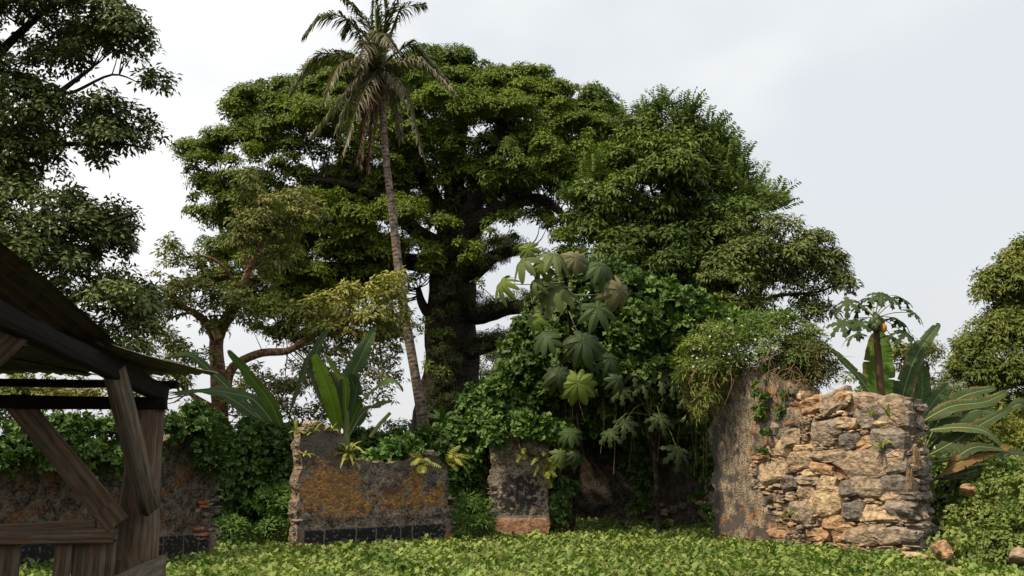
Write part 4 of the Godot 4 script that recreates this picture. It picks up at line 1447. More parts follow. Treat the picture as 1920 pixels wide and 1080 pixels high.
	limb("trunk", [[1290, 950, 30], [1286, 720, 30], [1288, 560, 30], [1292, 450, 30], [1284, 330, 30], [1262, 240, 30]], [0.2, 0.17, 0.14, 0.11, 0.08, 0.03], M.bark_red, mt, b4, 10)
	for e in [
		[[[1288, 560, 30], [1330, 480, 29.6], [1390, 400, 29.3]], [0.07, 0.05, 0.02]], [[[1290, 480, 30], [1230, 380, 29.5], [1200, 260, 29.4]], [0.07, 0.05, 0.02]],
		[[[1288, 520, 30], [1180, 440, 29.5], [1090, 370, 29.4]], [0.07, 0.05, 0.02]], [[[1288, 400, 30], [1330, 330, 29.8], [1360, 290, 29.8]], [0.05, 0.035, 0.015]], [[[1262, 700, 30], [1256, 560, 29.8], [1250, 470, 29.6]], [0.06, 0.05, 0.03]]]:
		limb("branch", e[0], e[1], M.bark_red, mt, b4, 6)
	var ga := Color(0.032, 0.052, 0.010)
	var gb := Color(0.070, 0.100, 0.016)
	var c4 := []
	c4 += foliage("crown", [[1062, 375], [1100, 322], [1132, 300], [1150, 262], [1172, 240], [1190, 212], [1215, 214], [1244, 198], [1258, 226], [1272, 244], [1294, 216], [1312, 242], [1342, 252], [1336, 284], [1340, 350], [1320, 420], [1250, 440], [1180, 420], [1120, 450], [1080, 430]], 29.6, 29.6, 1.6, 0.34, 15, 2.9, C.broad_long, M.leaf, ga, gb, mt, 1.05, 0.3, 0.24)
	c4 += foliage("crown", [[1060, 430], [1120, 420], [1220, 420], [1330, 400], [1400, 420], [1390, 500], [1330, 590], [1230, 600], [1120, 560], [1080, 500]], 29.3, 29.3, 1.6, 0.40, 16, 2.8, C.broad_long, M.leaf, ga * 0.9, gb * 0.85, mt, 1.05, 0.3, 0.24)
	c4 += foliage("crown", [[1180, 340], [1280, 330], [1380, 390], [1400, 450], [1370, 560], [1280, 640], [1170, 620], [1120, 520]], 30.6, 30.6, 1.0, 0.42, 16, 2.6, C.broad_long, M.leaf, ga * 0.85, gb * 0.75, mt, 0.95, 0.3, 0.1)
	c4 += foliage("crown", [[1330, 330], [1400, 370], [1450, 400], [1470, 460], [1420, 520], [1350, 500], [1310, 420]], 29.0, 28.6, 0.8, 0.36, 15, 2.2, C.broad_long, M.leaf, ga, gb, mt, 0.95, 0.3, 0.15)
	# feathery sprays that point out to the right
	for e in [[1300, 240, 1345, 252], [1320, 270, 1372, 284], [1330, 310, 1376, 318], [1335, 345, 1382, 338], [1350, 380, 1412, 345], [1260, 230, 1300, 214], [1370, 392, 1412, 366], [1390, 400, 1458, 366], [1200, 230, 1248, 196], [1400, 410, 1462, 388], [1236, 240, 1240, 196], [1290, 250, 1302, 212], [1212, 240, 1204, 204], [1180, 260, 1160, 236], [1120, 330, 1092, 318], [1090, 380, 1058, 372], [1320, 320, 1384, 300], [1350, 360, 1400, 330]]:
		var poly := [[e[0], e[1] - 12], [e[2], e[3] - 7], [e[2] + 4, e[3] + 5], [e[0], e[1] + 16]]
		c4 += foliage("crown", poly, 29.3, 29.3, 0.25, 0.2, 8, 2.4, C.spray, M.leaf, ga, gb, mt, 0.8, 0.2)
	twigs("twigs", c4, b4, 0.5, 0.02, M.bark_red, mt)

	# spreading tree at the right end of the group
	var db := P(1420, 940, 28)
	db.y = 0.3
	var dt := thing("spreading_tree", "olive green spreading tree leaning out right above the stone wall", "tree", db)
	var b5 := []
	limb("trunk", [[1330, 950, 28.4], [1340, 720, 28.4], [1380, 620, 28.2], [1420, 560, 28]], [0.18, 0.15, 0.12, 0.09], M.bark_red, dt, b5, 9)
	for e in [[[[1400, 585, 28.1], [1450, 556, 27.8], [1530, 548, 27.6], [1575, 530, 27.5]], [0.08, 0.06, 0.04, 0.015]], [[[1420, 560, 28], [1450, 480, 27.8], [1480, 420, 27.8]], [0.08, 0.05, 0.02]], [[[1400, 585, 28], [1360, 500, 27.8], [1400, 400, 27.6]], [0.07, 0.05, 0.02]]]:
		limb("branch", e[0], e[1], M.bark, dt, b5, 6)
	var ya := Color(0.036, 0.050, 0.012)
	var yb := Color(0.080, 0.095, 0.021)
	var c5 := []
	c5 += foliage("crown", [[1352, 430], [1390, 392], [1440, 375], [1462, 398], [1482, 402], [1500, 432], [1535, 430], [1572, 462], [1576, 500], [1590, 540], [1570, 604], [1532, 600], [1500, 570], [1450, 520], [1400, 540], [1350, 520]], 27.7, 27.7, 1.3, 0.36, 14, 2.85, C.broad_long, M.leaf_gloss, ya, yb, dt, 0.85, 0.3, 0.22)
	c5 += foliage("crown", [[1290, 560], [1330, 480], [1380, 440], [1430, 460], [1450, 520], [1430, 600], [1360, 640], [1290, 630]], 27.6, 27.6, 1.3, 0.36, 14, 2.70, C.broad_long, M.leaf_gloss, ya, yb, dt, 0.85, 0.3, 0.2)
	c5 += foliage("crown", [[1420, 560], [1500, 560], [1540, 590], [1480, 610], [1430, 610]], 27.6, 27.6, 0.6, 0.3, 12, 1.50, C.broad_long, M.leaf_gloss, ya, yb, dt, 0.85, 0.3, 0.2)
	twigs("twigs", c5, b5, 0.55, 0.02, M.bark, dt)

	# tree at the right edge
	var rb := P(1990, 930, 32)
	rb.y = 1.2
	var rt := thing("edge_tree", "dense yellowish green tree at the right edge of the view", "tree", rb)
	var b6 := []
	limb("trunk", [[1990, 930, 32], [1980, 760, 32], [1960, 620, 32], [1950, 520, 32]], [0.25, 0.2, 0.15, 0.08], M.bark, rt, b6, 9)
	var c6 := foliage("crown", [[1784, 690], [1796, 640], [1810, 615], [1852, 590], [1838, 545], [1830, 522], [1868, 494], [1900, 452], [1960, 420], [2060, 430], [2100, 600], [2060, 880], [1860, 880], [1820, 800], [1796, 750]], 32, 32, 2.6, 0.45, 18, 5.0, C.broad_long, M.leaf, Color(0.048, 0.064, 0.013), Color(0.115, 0.124, 0.025), rt, 0.95, 0.3, 0.0)
	twigs("twigs", c6, b6, 0.4, 0.025, M.bark, rt)
	# little tree far behind the papaya
	var fb := P(1745, 930, 44)
	fb.y = 1.0
	var ft := thing("small_tree", "small airy tree far behind the papaya and the banana leaves", "tree", fb)
	var b7 := []
	limb("trunk", [[1745, 940, 44], [1742, 760, 44], [1738, 680, 44]], [0.2, 0.13, 0.06], M.bark, ft, b7)
	var c7 := foliage("crown", [[1668, 660], [1690, 625], [1740, 618], [1775, 645], [1778, 665], [1760, 680], [1790, 720], [1790, 800], [1560, 800], [1560, 690], [1590, 700], [1640, 720], [1680, 700]], 44, 44, 1.3, 0.5, 15, 1.95, C.broad_long, M.leaf, Color(0.05, 0.06, 0.018), Color(0.1, 0.105, 0.03), ft, 1.1, 0.3, 0.22)
	twigs("twigs", c7, b7, 0.5, 0.03, M.bark, ft)

func build_palm() -> void:
	var base := P(800, 985, 27)
	base.y = 0.2
	var o := thing("coconut_palm", "tall leaning coconut palm with drooping fronds before the giant tree", "palm", base)
	var bones := []
	var pts := []
	for e in [[806, 990], [795, 810], [778, 700], [759, 590], [746, 490], [736, 400], [725, 310], [718, 220], [713, 150]]:
		pts.append(P(e[0], e[1], 27))
	part("trunk", tube_mesh(spline(pts, 60), [0.2, 0.16, 0.135, 0.125, 0.12, 0.11, 0.1, 0.1, 0.13], 12, 0.12, base), M.palm_bark, o)
	var green := Color(0.075, 0.08, 0.034)
	var grey := Color(0.15, 0.138, 0.09)
	var brown := Color(0.085, 0.058, 0.036)
	var c := [712, 128]
	for e in [
		[655, 40, 603, 30, 571, 64, 26.2, 0], [650, 108, 593, 104, 545, 172, 26.6, 0], [672, 112, 634, 126, 609, 192, 26.0, 1], [690, 124, 650, 168, 584, 254, 26.4, 1], [700, 140, 675, 190, 644, 285, 26.0, 1],
		[704, 150, 694, 190, 669, 304, 26.2, 2], [706, 170, 700, 230, 690, 322, 26.8, 2], [735, 140, 758, 168, 790, 282, 26.2, 1], [755, 116, 795, 116, 852, 172, 26.4, 1], [745, 98, 776, 84, 818, 126, 27.2, 0],
		[730, 70, 752, 18, 794, 8, 27.2, 0], [710, 80, 706, 40, 704, -6, 27.0, 0], [698, 70, 676, 22, 640, -8, 27.6, 0], [690, 78, 660, 44, 644, 60, 26.8, 0], [708, 92, 716, 62, 742, 92, 25.2, 1],
		[728, 150, 742, 190, 752, 262, 27.6, 1], [722, 70, 736, 10, 766, -36, 27.6, 0], [700, 104, 690, 80, 674, 128, 25.2, 1], [690, 130, 668, 160, 632, 246, 27.4, 1], [705, 160, 684, 220, 676, 312, 27.4, 2], [714, 84, 722, 30, 716, -30, 27.4, 0], [745, 120, 790, 110, 838, 150, 27.8, 1], [700, 130, 640, 100, 570, 130, 27.8, 0]]:
		var z: float = e[6]
		var col: Color = [green, grey, brown][e[7]]
		frond("frond", [[c[0], c[1], 27], [e[0], e[1], lerpf(27.0, z, 0.4)], [e[2], e[3], lerpf(27.0, z, 0.8)], [e[4], e[5], z]], 0.62 if e[7] < 2 else 0.5, col, M.leaf if e[7] < 2 else M.dry, o)
	var sp := tube_mesh([P(711, 120, 27), P(705, 50, 27), P(703, 10, 27)], [0.05, 0.03, 0.008], 6, 0.0, base)
	part("spear_leaf", sp, M.stalk, o)
	var nut := SphereMesh.new()
	nut.radius = 0.12
	nut.height = 0.29
	nut.radial_segments = 14
	nut.rings = 8
	M.nut = triplanar(mat(0.7), 3.0)
	M.nut.albedo_texture = noise_tex(51, 0.02, [[0.3, 0.045, 0.035, 0.02], [0.7, 0.10, 0.07, 0.04]], 4, 128)
	for e in [[702, 150, -0.1], [714, 156, 0.25], [724, 150, 0.15], [708, 166, 0.2], [720, 166, 0.1], [698, 160, 0.0], [712, 142, 0.3], [728, 160, -0.1], [716, 172, 0.2]]:
		var q := part("coconut", nut, M.nut, o)
		q.position = P(e[0], e[1], 27 - e[2]) - base
		q.rotation = Vector3(rr(-0.5, 0.5), rr(0, 3), rr(-0.5, 0.5))
	var stf := begin()
	for i in 26:
		var a := P(712 + rr(-12, 12), 150 + rr(-14, 14), 27 - rr(-0.2, 0.3))
		var e := a + Vector3(rr(-0.35, 0.35), -rr(0.1, 0.9), rr(-0.2, 0.3))
		tube(stf, [a, a.lerp(e, 0.5) + rdir() * 0.06, e], [0.014, 0.008, 0.004], 4, 0.0, base)
	part("flower_stalks", stf.commit(), M.vine_dry, o, "stuff")

# ---------------------------------------------------------------- creepers on the masonry
func build_vines() -> void:
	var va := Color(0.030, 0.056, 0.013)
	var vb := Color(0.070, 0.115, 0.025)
	var e := vine("creeper", "dense heart-leaved creeper spilling over the wall behind the hut", P(200, 880, 16.8))
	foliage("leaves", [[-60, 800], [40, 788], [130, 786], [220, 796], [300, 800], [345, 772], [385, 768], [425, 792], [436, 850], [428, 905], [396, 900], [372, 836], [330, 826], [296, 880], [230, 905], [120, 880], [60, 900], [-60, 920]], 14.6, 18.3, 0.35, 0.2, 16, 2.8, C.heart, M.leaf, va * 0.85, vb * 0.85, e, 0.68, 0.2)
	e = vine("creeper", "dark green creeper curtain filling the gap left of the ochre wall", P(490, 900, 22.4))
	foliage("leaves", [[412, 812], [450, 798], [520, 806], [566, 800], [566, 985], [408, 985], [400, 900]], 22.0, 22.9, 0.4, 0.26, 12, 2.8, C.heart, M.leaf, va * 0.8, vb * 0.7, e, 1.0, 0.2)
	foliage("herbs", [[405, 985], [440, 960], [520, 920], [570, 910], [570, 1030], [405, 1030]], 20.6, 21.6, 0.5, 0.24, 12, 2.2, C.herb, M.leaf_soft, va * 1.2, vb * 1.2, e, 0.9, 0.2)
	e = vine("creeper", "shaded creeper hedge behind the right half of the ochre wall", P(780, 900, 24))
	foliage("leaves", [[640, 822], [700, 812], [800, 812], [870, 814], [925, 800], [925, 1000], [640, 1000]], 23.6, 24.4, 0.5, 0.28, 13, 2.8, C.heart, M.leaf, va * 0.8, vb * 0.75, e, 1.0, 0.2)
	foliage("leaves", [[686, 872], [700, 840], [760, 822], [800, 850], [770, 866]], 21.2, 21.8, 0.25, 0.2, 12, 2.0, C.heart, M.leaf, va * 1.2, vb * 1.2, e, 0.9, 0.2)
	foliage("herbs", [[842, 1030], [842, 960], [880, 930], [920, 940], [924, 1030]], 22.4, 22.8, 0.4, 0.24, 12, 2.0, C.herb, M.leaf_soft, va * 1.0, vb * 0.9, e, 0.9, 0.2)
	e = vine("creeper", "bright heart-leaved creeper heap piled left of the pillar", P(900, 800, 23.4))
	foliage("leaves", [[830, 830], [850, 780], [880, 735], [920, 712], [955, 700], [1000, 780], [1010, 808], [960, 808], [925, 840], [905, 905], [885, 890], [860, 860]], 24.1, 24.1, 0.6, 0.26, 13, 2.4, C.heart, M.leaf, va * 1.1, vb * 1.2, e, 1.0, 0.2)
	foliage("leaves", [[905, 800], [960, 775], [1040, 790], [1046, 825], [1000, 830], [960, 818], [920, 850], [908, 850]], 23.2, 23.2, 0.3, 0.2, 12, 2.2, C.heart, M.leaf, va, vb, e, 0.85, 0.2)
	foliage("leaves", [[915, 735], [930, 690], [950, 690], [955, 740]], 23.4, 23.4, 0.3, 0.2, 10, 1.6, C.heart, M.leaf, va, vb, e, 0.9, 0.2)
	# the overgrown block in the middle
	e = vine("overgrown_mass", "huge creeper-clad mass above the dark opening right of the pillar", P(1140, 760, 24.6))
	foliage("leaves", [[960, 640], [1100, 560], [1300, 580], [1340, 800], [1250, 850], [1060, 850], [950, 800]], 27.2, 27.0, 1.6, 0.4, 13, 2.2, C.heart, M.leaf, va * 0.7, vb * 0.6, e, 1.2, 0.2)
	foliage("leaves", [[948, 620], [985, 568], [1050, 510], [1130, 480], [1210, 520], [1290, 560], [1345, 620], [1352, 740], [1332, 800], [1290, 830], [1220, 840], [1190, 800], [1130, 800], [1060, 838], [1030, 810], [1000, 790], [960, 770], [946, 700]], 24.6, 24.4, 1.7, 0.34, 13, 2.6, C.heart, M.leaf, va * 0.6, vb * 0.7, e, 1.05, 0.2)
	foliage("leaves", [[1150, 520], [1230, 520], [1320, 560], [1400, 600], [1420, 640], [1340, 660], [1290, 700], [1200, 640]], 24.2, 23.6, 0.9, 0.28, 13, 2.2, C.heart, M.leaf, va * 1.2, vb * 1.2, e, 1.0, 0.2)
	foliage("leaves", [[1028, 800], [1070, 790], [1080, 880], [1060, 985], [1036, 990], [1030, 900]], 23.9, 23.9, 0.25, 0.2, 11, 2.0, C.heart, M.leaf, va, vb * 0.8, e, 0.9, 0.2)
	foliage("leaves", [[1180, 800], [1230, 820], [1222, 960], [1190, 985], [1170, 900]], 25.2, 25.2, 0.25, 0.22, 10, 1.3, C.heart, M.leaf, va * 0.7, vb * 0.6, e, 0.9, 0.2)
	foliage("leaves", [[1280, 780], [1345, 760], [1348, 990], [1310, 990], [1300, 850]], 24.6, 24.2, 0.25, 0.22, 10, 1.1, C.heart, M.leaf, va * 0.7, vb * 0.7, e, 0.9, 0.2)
	hanging_stems(e, [[1045, 700], [1200, 720], [1330, 740]], 40, 24.0, 0.7, 2.2, M.vine_dry)
	# top of the stone wall
	e = vine("creeper", "sunlit creeper cap with small pale flowers on top of the stone wall", P(1420, 650, 21.4))
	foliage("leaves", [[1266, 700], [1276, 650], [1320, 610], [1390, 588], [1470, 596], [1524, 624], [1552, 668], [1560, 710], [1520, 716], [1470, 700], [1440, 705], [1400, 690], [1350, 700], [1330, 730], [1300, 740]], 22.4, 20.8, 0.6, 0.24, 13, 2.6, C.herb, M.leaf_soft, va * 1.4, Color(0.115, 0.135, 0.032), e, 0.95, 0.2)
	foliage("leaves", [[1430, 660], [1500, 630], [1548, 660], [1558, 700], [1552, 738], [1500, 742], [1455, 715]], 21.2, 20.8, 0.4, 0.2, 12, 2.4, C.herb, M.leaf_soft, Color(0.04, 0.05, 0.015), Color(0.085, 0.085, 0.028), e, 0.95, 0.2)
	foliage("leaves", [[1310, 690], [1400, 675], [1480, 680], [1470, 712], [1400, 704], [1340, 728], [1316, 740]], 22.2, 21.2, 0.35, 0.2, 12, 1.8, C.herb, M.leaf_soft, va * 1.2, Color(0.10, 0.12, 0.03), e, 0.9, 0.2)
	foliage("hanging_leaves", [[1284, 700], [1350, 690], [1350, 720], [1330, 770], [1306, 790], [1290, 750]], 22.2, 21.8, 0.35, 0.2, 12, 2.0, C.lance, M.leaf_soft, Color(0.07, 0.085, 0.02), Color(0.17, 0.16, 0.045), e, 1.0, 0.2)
	var st := begin()
	var off := origin_of(e)
	for i in 90:
		var a := P(rr(1440, 1550), rr(640, 720), rr(20.3, 20.9))
		var q := [a]
		var d := (Vector3(rr(-1, 1), -0.5, rr(-0.5, 0.6))).normalized()
		for k in 4:
			d = (d + rdir() * 0.7 + Vector3(0, -0.25, 0)).normalized()
			q.append(q[-1] + d * rr(0.08, 0.2))
		tube(st, spline(q, 9), [0.006, 0.005, 0.003], 4, 0.0, off)
	part("dry_stems", st.commit(), M.vine_dry, e, "stuff")
	hanging_stems(e, [[1300, 690], [1360, 690], [1420, 690]], 36, 21.9, 0.2, 0.9, M.vine_dry)
	var fl := begin()
	for k in 5:
		var a := TAU * k / 5.0
		fl.set_color(Color(0.62, 0.58, 0.68))
		tri(fl, Vector3.ZERO, Vector3(cos(a - 0.5) * 0.018, 0.008, sin(a - 0.5) * 0.018), Vector3(cos(a + 0.5) * 0.018, 0.008, sin(a + 0.5) * 0.018))
	var xf := []
	var cols := []
	for i in 130:
		var p := P(rr(1290, 1530), rr(585, 690), rr(20.6, 21.6))
		if p.y < 3.0:
			continue
		xf.append(Transform3D(Basis(rdir(), rr(0, 3)).scaled(Vector3.ONE * rr(0.8, 1.6)), p - off))
		cols.append(Color.WHITE)
	copies("flowers", fl.commit(), M.petal, xf, cols, e)
	# thin creeper running down the plaster of the stone wall
	e = vine("creeper", "thin leafy strand creeping down the plaster of the stone wall", P(1425, 800, 21))
	foliage("leaves", [[1414, 690], [1436, 690], [1440, 830], [1428, 860], [1416, 800]], 21.2, 20.9, 0.05, 0.12, 4, 1.0, C.heart, M.leaf_soft, va, vb, e, 0.5, 0.2)
	foliage("leaves", [[1450, 740], [1480, 720], [1500, 750], [1476, 800], [1462, 830]], 20.9, 20.5, 0.05, 0.12, 4, 0.6, C.heart, M.leaf_soft, va, vb, e, 0.5, 0.2)

func vine(called: String, label: String, at: Vector3) -> Node3D:
	var o := thing(called, label, "creeper", at)
	o.set_meta("kind", "stuff")
	return o

func hanging_stems(parent: Node3D, line: Array, n: int, d: float, l0: float, l1: float, m: Material) -> void:
	var st := begin()
	var off := origin_of(parent)
	for i in n:
		var k := rng.randi() % (line.size() - 1)
		var f := rng.randf()
		var a := P(lerpf(line[k][0], line[k + 1][0], f), lerpf(line[k][1], line[k + 1][1], f), d + rr(-0.5, 0.5))
		var l := rr(l0, l1)
		var b := a + Vector3(rr(-0.15, 0.15), -l * 0.5, rr(-0.1, 0.1))
		var c := b + Vector3(rr(-0.2, 0.2), -l * 0.5, rr(-0.1, 0.1))
		tube(st, spline([a, b, c], 7), [0.008, 0.006, 0.004], 4, 0.0, off)
	part("hanging_stems", st.commit(), m, parent, "stuff")

# ---------------------------------------------------------------- bananas, papayas, umbrella-leaved tree
func build_big_leaf_plants() -> void:
	var base := P(646, 985, 23)
	base.y = 0.1
	var o := thing("banana_plant", "banana plant with upright leaves rising behind the ochre wall", "banana plant", base)
	part("stem", tube_mesh([base, P(648, 900, 23), P(650, 800, 23), P(650, 770, 23)], [0.13, 0.11, 0.08, 0.05], 9, 0.1, base), M.stalk, o)
	var g1 := Color(0.07, 0.13, 0.024)
	var g2 := Color(0.042, 0.074, 0.030)
	var g3 := Color(0.12, 0.20, 0.016)
	var front := Vector3(0.1, 0.25, 1.0)
	var B := 23.0
	for e in [
		[[[640, 840, B], [622, 752, B - 0.5], [603, 700, B - 0.6], [590, 664, B - 0.6]], 0.44, Vector3(-0.35, 0.1, 1), 0.25, g3, 0.05],
		[[[646, 830, B], [600, 720, B + 0.2], [590, 672, B + 0.1], [614, 617, B]], 0.37, Vector3(-0.2, 0.3, 1), 0.35, g2, 0.2],
		[[[648, 830, B], [656, 722, B + 0.3], [678, 668, B + 0.3], [703, 616, B + 0.2]], 0.55, Vector3(-0.3, 0.2, 1), 0.3, g2, 0.35],
		[[[650, 820, B], [672, 762, B - 0.4], [697, 736, B - 0.6], [734, 714, B - 0.7], [756, 734, B - 0.6]], 0.35, Vector3(0.3, 0.8, 0.4), 0.3, g1, 0.3],
		[[[650, 825, B], [680, 776, B + 0.1], [706, 760, B], [736, 752, B]], 0.37, Vector3(0.2, 0.9, 0.5), 0.2, g2, 0.4],
		[[[646, 825, B], [647, 720, B - 0.1], [631, 700, B - 0.2], [607, 662, B - 0.2]], 0.22, Vector3(0.6, 0.3, 0.7), 0.7, g3 * 0.7, 0.2],
		[[[640, 820, B], [590, 672, B + 0.4], [566, 712, B + 0.4], [542, 782, B + 0.3]], 0.28, Vector3(-0.6, 0.4, 0.6), 0.5, g2, 0.4],
		[[[648, 820, B], [634, 760, B + 0.3], [620, 715, B + 0.4], [600, 690, B + 0.4]], 0.5, front, 0.25, g2, 0.4],
		[[[650, 830, B], [660, 770, B + 0.2], [664, 730, B + 0.2], [655, 700, B]], 0.44, Vector3(0.4, 0.2, 1), 0.2, g2 * 0.8, 0.5]]:
		banana_leaf(o, e[0], e[1], e[2], e[3], e[4], e[5])
	part("cut_stalk", tube_mesh([P(694, 820, B), P(712, 795, B), P(732, 774, B)], [0.05, 0.045, 0.04], 7, 0.1, base), M.rib, o)
	base = P(535, 985, 22.6)
	base.y = 0.1
	o = thing("banana_plant", "banana plant leaning left with two long arching leaves beside the creeper gap", "banana plant", base)
	part("stem", tube_mesh([base, P(540, 900, 22.6), P(534, 815, 22.6)], [0.1, 0.09, 0.05], 8, 0.1, base), M.stalk, o)
	B = 22.6
	for e in [
		[[[538, 840, B], [513, 766, B - 0.3], [470, 706, B - 0.4], [427, 656, B - 0.5]], 0.35, Vector3(-0.5, -0.1, 1), 0.2, g1, 0.08],
		[[[536, 830, B], [482, 756, B - 0.2], [436, 738, B - 0.4], [384, 730, B - 0.5]], 0.44, Vector3(0.2, 0.8, 0.6), 0.25, g2, 0.35],
		[[[536, 830, B], [440, 752, B + 0.3], [380, 734, B + 0.3], [318, 742, B + 0.2]], 0.40, Vector3(0, 0.9, 0.5), 0.2, g2, 0.3],
		[[[536, 830, B], [420, 720, B + 0.5], [360, 668, B + 0.5], [326, 668, B + 0.5]], 0.26, Vector3(0, 0.7, 0.6), 0.3, g2, 0.3]]:
		banana_leaf(o, e[0], e[1], e[2], e[3], e[4], e[5])

	# right group, behind the stone wall
	base = P(1690, 940, 20.6)
	base.y = 0.9
	o = thing("banana_plant", "banana plant with broad upright leaves behind the stone wall", "banana plant", base)
	part("stem", tube_mesh([base, P(1688, 820, 20.6), P(1684, 740, 20.6)], [0.12, 0.1, 0.06], 9, 0.1, base), M.stalk, o)
	B = 20.6
	for e in [
		[[[1682, 800, B], [1640, 748, B], [1604, 700, B], [1552, 650, B]], 0.30, Vector3(0.3, 0.4, 0.9), 0.3, g2, 0.25],
		[[[1680, 800, B], [1652, 740, B], [1647, 680, B], [1648, 620, B]], 0.78, Vector3(-0.25, 0.1, 1), 0.2, g1 * 1.1, 0.05],
		[[[1684, 800, B], [1696, 730, B - 0.2], [1720, 664, B - 0.2], [1762, 606, B - 0.2]], 0.44, Vector3(-0.5, 0.2, 0.9), 0.3, g2, 0.2],
		[[[1690, 810, B], [1724, 762, B + 0.1], [1729, 722, B + 0.1], [1727, 672, B]], 0.48, Vector3(0.1, 0.1, 1), 0.15, g2 * 1.25, 0.6],
		[[[1696, 810, B], [1740, 768, B], [1759, 742, B], [1779, 722, B]], 0.33, Vector3(-0.3, 0.3, 0.9), 0.2, g2 * 1.3, 0.4]]:
		banana_leaf(o, e[0], e[1], e[2], e[3], e[4], e[5])
	base = P(1740, 900, 19.8)
	base.y = 1.0
	o = thing("banana_plant", "banana plant with low arching leaves spread over the bank on the right", "banana plant", base)
	part("stem", tube_mesh([base, P(1732, 850, 19.8), P(1722, 800, 19.8)], [0.12, 0.09, 0.06], 9, 0.1, base), M.stalk, o)
	B = 19.6
	var g4 := Color(0.042, 0.064, 0.025)
	for e in [
		[[[1716, 800, B], [1780, 764, B - 0.2], [1846, 754, B - 0.2], [1890, 734, B - 0.1]], 0.32, Vector3(0.1, 0.5, 0.8), 0.2, g4 * 1.2, 0.3],
		[[[1722, 800, B], [1794, 750, B + 0.3], [1828, 736, B + 0.3], [1868, 728, B + 0.3]], 0.32, Vector3(0, 0.6, 0.8), 0.2, g4, 0.3],
		[[[1722, 810, B], [1797, 802, B - 0.4], [1848, 810, B - 0.5], [1878, 838, B - 0.5]], 0.28, Vector3(0, 0.7, 0.7), 0.2, g4 * 1.3, 0.35],
		[[[1730, 860, B], [1790, 828, B - 0.3], [1826, 804, B - 0.3], [1898, 764, B - 0.3]], 0.32, Vector3(-0.2, 0.4, 0.9), 0.2, g4, 0.5],
		[[[1735, 870, B], [1790, 858, B - 0.5], [1836, 838, B - 0.6], [1920, 852, B - 0.5]], 0.32, Vector3(0, 0.8, 0.6), 0.2, g4 * 0.8, 0.5],
		[[[1730, 850, B], [1780, 800, B + 0.2], [1830, 770, B + 0.3], [1880, 780, B + 0.3]], 0.35, Vector3(0.1, 0.5, 0.8), 0.2, g2, 0.5],
		[[[1740, 900, B], [1800, 890, B - 0.4], [1850, 880, B - 0.4], [1910, 890, B - 0.3]], 0.35, Vector3(0, 0.8, 0.6), 0.2, g2 * 0.8, 0.4],
		[[[1730, 850, B], [1760, 790, B], [1790, 770, B], [1760, 740, B]], 0.35, Vector3(0.2, 0.3, 0.9), 0.2, g2, 0.5]]:
		banana_leaf(o, e[0], e[1], e[2], e[3], e[4], e[5])
	banana_leaf(o, [[1745, 905, B], [1785, 876, B - 0.6], [1830, 854, B - 0.6], [1895, 838, B - 0.5]], 0.34, Vector3(0, 0.6, 0.8), 0.25, Color(0.16, 0.09, 0.035), 0.8)
	base = P(1935, 900, 20.5)
	base.y = 1.3
	o = thing("banana_plant", "banana plant cut off by the right edge of the view", "banana plant", base)
	for e in [[[[1960, 900, 20.5], [1940, 800, 20.4], [1915, 760, 20.3], [1890, 770, 20.3]], 0.35, Vector3(-0.2, 0.5, 0.8), 0.2, g4, 0.4], [[[1965, 920, 20.5], [1930, 860, 20.3], [1900, 850, 20.2], [1860, 870, 20.2]], 0.32, Vector3(0, 0.8, 0.6), 0.2, g2, 0.5], [[[1960, 900, 20.5], [1950, 820, 20.3], [1945, 760, 20.3], [1925, 720, 20.3]], 0.35, Vector3(-0.2, 0.2, 1), 0.2, g4, 0.3]]:
		banana_leaf(o, e[0], e[1], e[2], e[3], e[4], e[5])

	# leaf shapes
	C.umbrella = []
	for i in 8:
		C.umbrella.append(palmate(rng.randi_range(8, 10), rr(0.17, 0.215), 0.0, rr(0.15, 0.75), 0.32))
	C.papaya = []
	for i in 6:
		C.papaya.append(palmate(7, 0.13, 0.75, rr(0.12, 0.5), 0.24))
	for k in 5:
		var m := leaf_mat(0.55, 0.28, Color(0.42, 0.55, 0.15))
		m.albedo_color = [lin(0.040, 0.064, 0.020), lin(0.082, 0.108, 0.036), lin(0.125, 0.12, 0.06), lin(0.028, 0.045, 0.015), lin(0.095, 0.135, 0.022)][k]
		m.vertex_color_use_as_albedo = true
		M["big_leaf_%d" % k] = m

	# papaya above the stone wall
	base = P(1662, 930, 20.3)
	base.y = 0.9
	o = thing("papaya_tree", "papaya with a ring of lobed leaves and a fruit cluster above the stone wall", "papaya", base)
	part("trunk", tube_mesh(spline([base, P(1654, 760, 20.3), P(1648, 680, 20.2), P(1642, 610, 20.1), P(1640, 585, 20.1)], 20), [0.11, 0.085, 0.075, 0.06, 0.04], 10, 0.1, base), M.stalk_red, o)
	var hub := P(1641, 596, 20.1)
	for e in [[1590, 566, 26, 0.4], [1580, 606, 26, 0.6], [1602, 628, 24, -0.3], [1632, 560, 26, -0.6], [1668, 558, 24, 0.2], [1690, 560, 22, -0.3], [1712, 586, 24, 0.2], [1684, 600, 24, -0.2], [1696, 624, 26, 0.3], [1672, 632, 24, 0.1], [1614, 574, 24, -0.5], [1652, 552, 22, 0.5], [1610, 606, 24, 0.5]]:
		var at := P(e[0], e[1], 20.1 - e[3])
		var away := (at - hub).normalized()
		var lf := big_leaf("leaf", C.papaya[rng.randi() % 6], M.big_leaf_0, o, at, e[2] * 1.35 * 20.1 / F, Vector3(away.x * 0.6, 0.75, away.z * 0.6 + 0.35), 0.0)
		lf.rotate_object_local(Vector3(0, 0, 1), atan2(away.x, 0.3) * 0.6 + rr(-0.2, 0.2))
		part("petiole", tube_mesh(spline([hub, hub.lerp(at, 0.5) + Vector3(0, 0.05, 0), at], 6), [0.012, 0.009, 0.007], 5, 0.0, base), M.stalk, o)
	M.fruit = mat(0.5, lin(0.05, 0.075, 0.025))
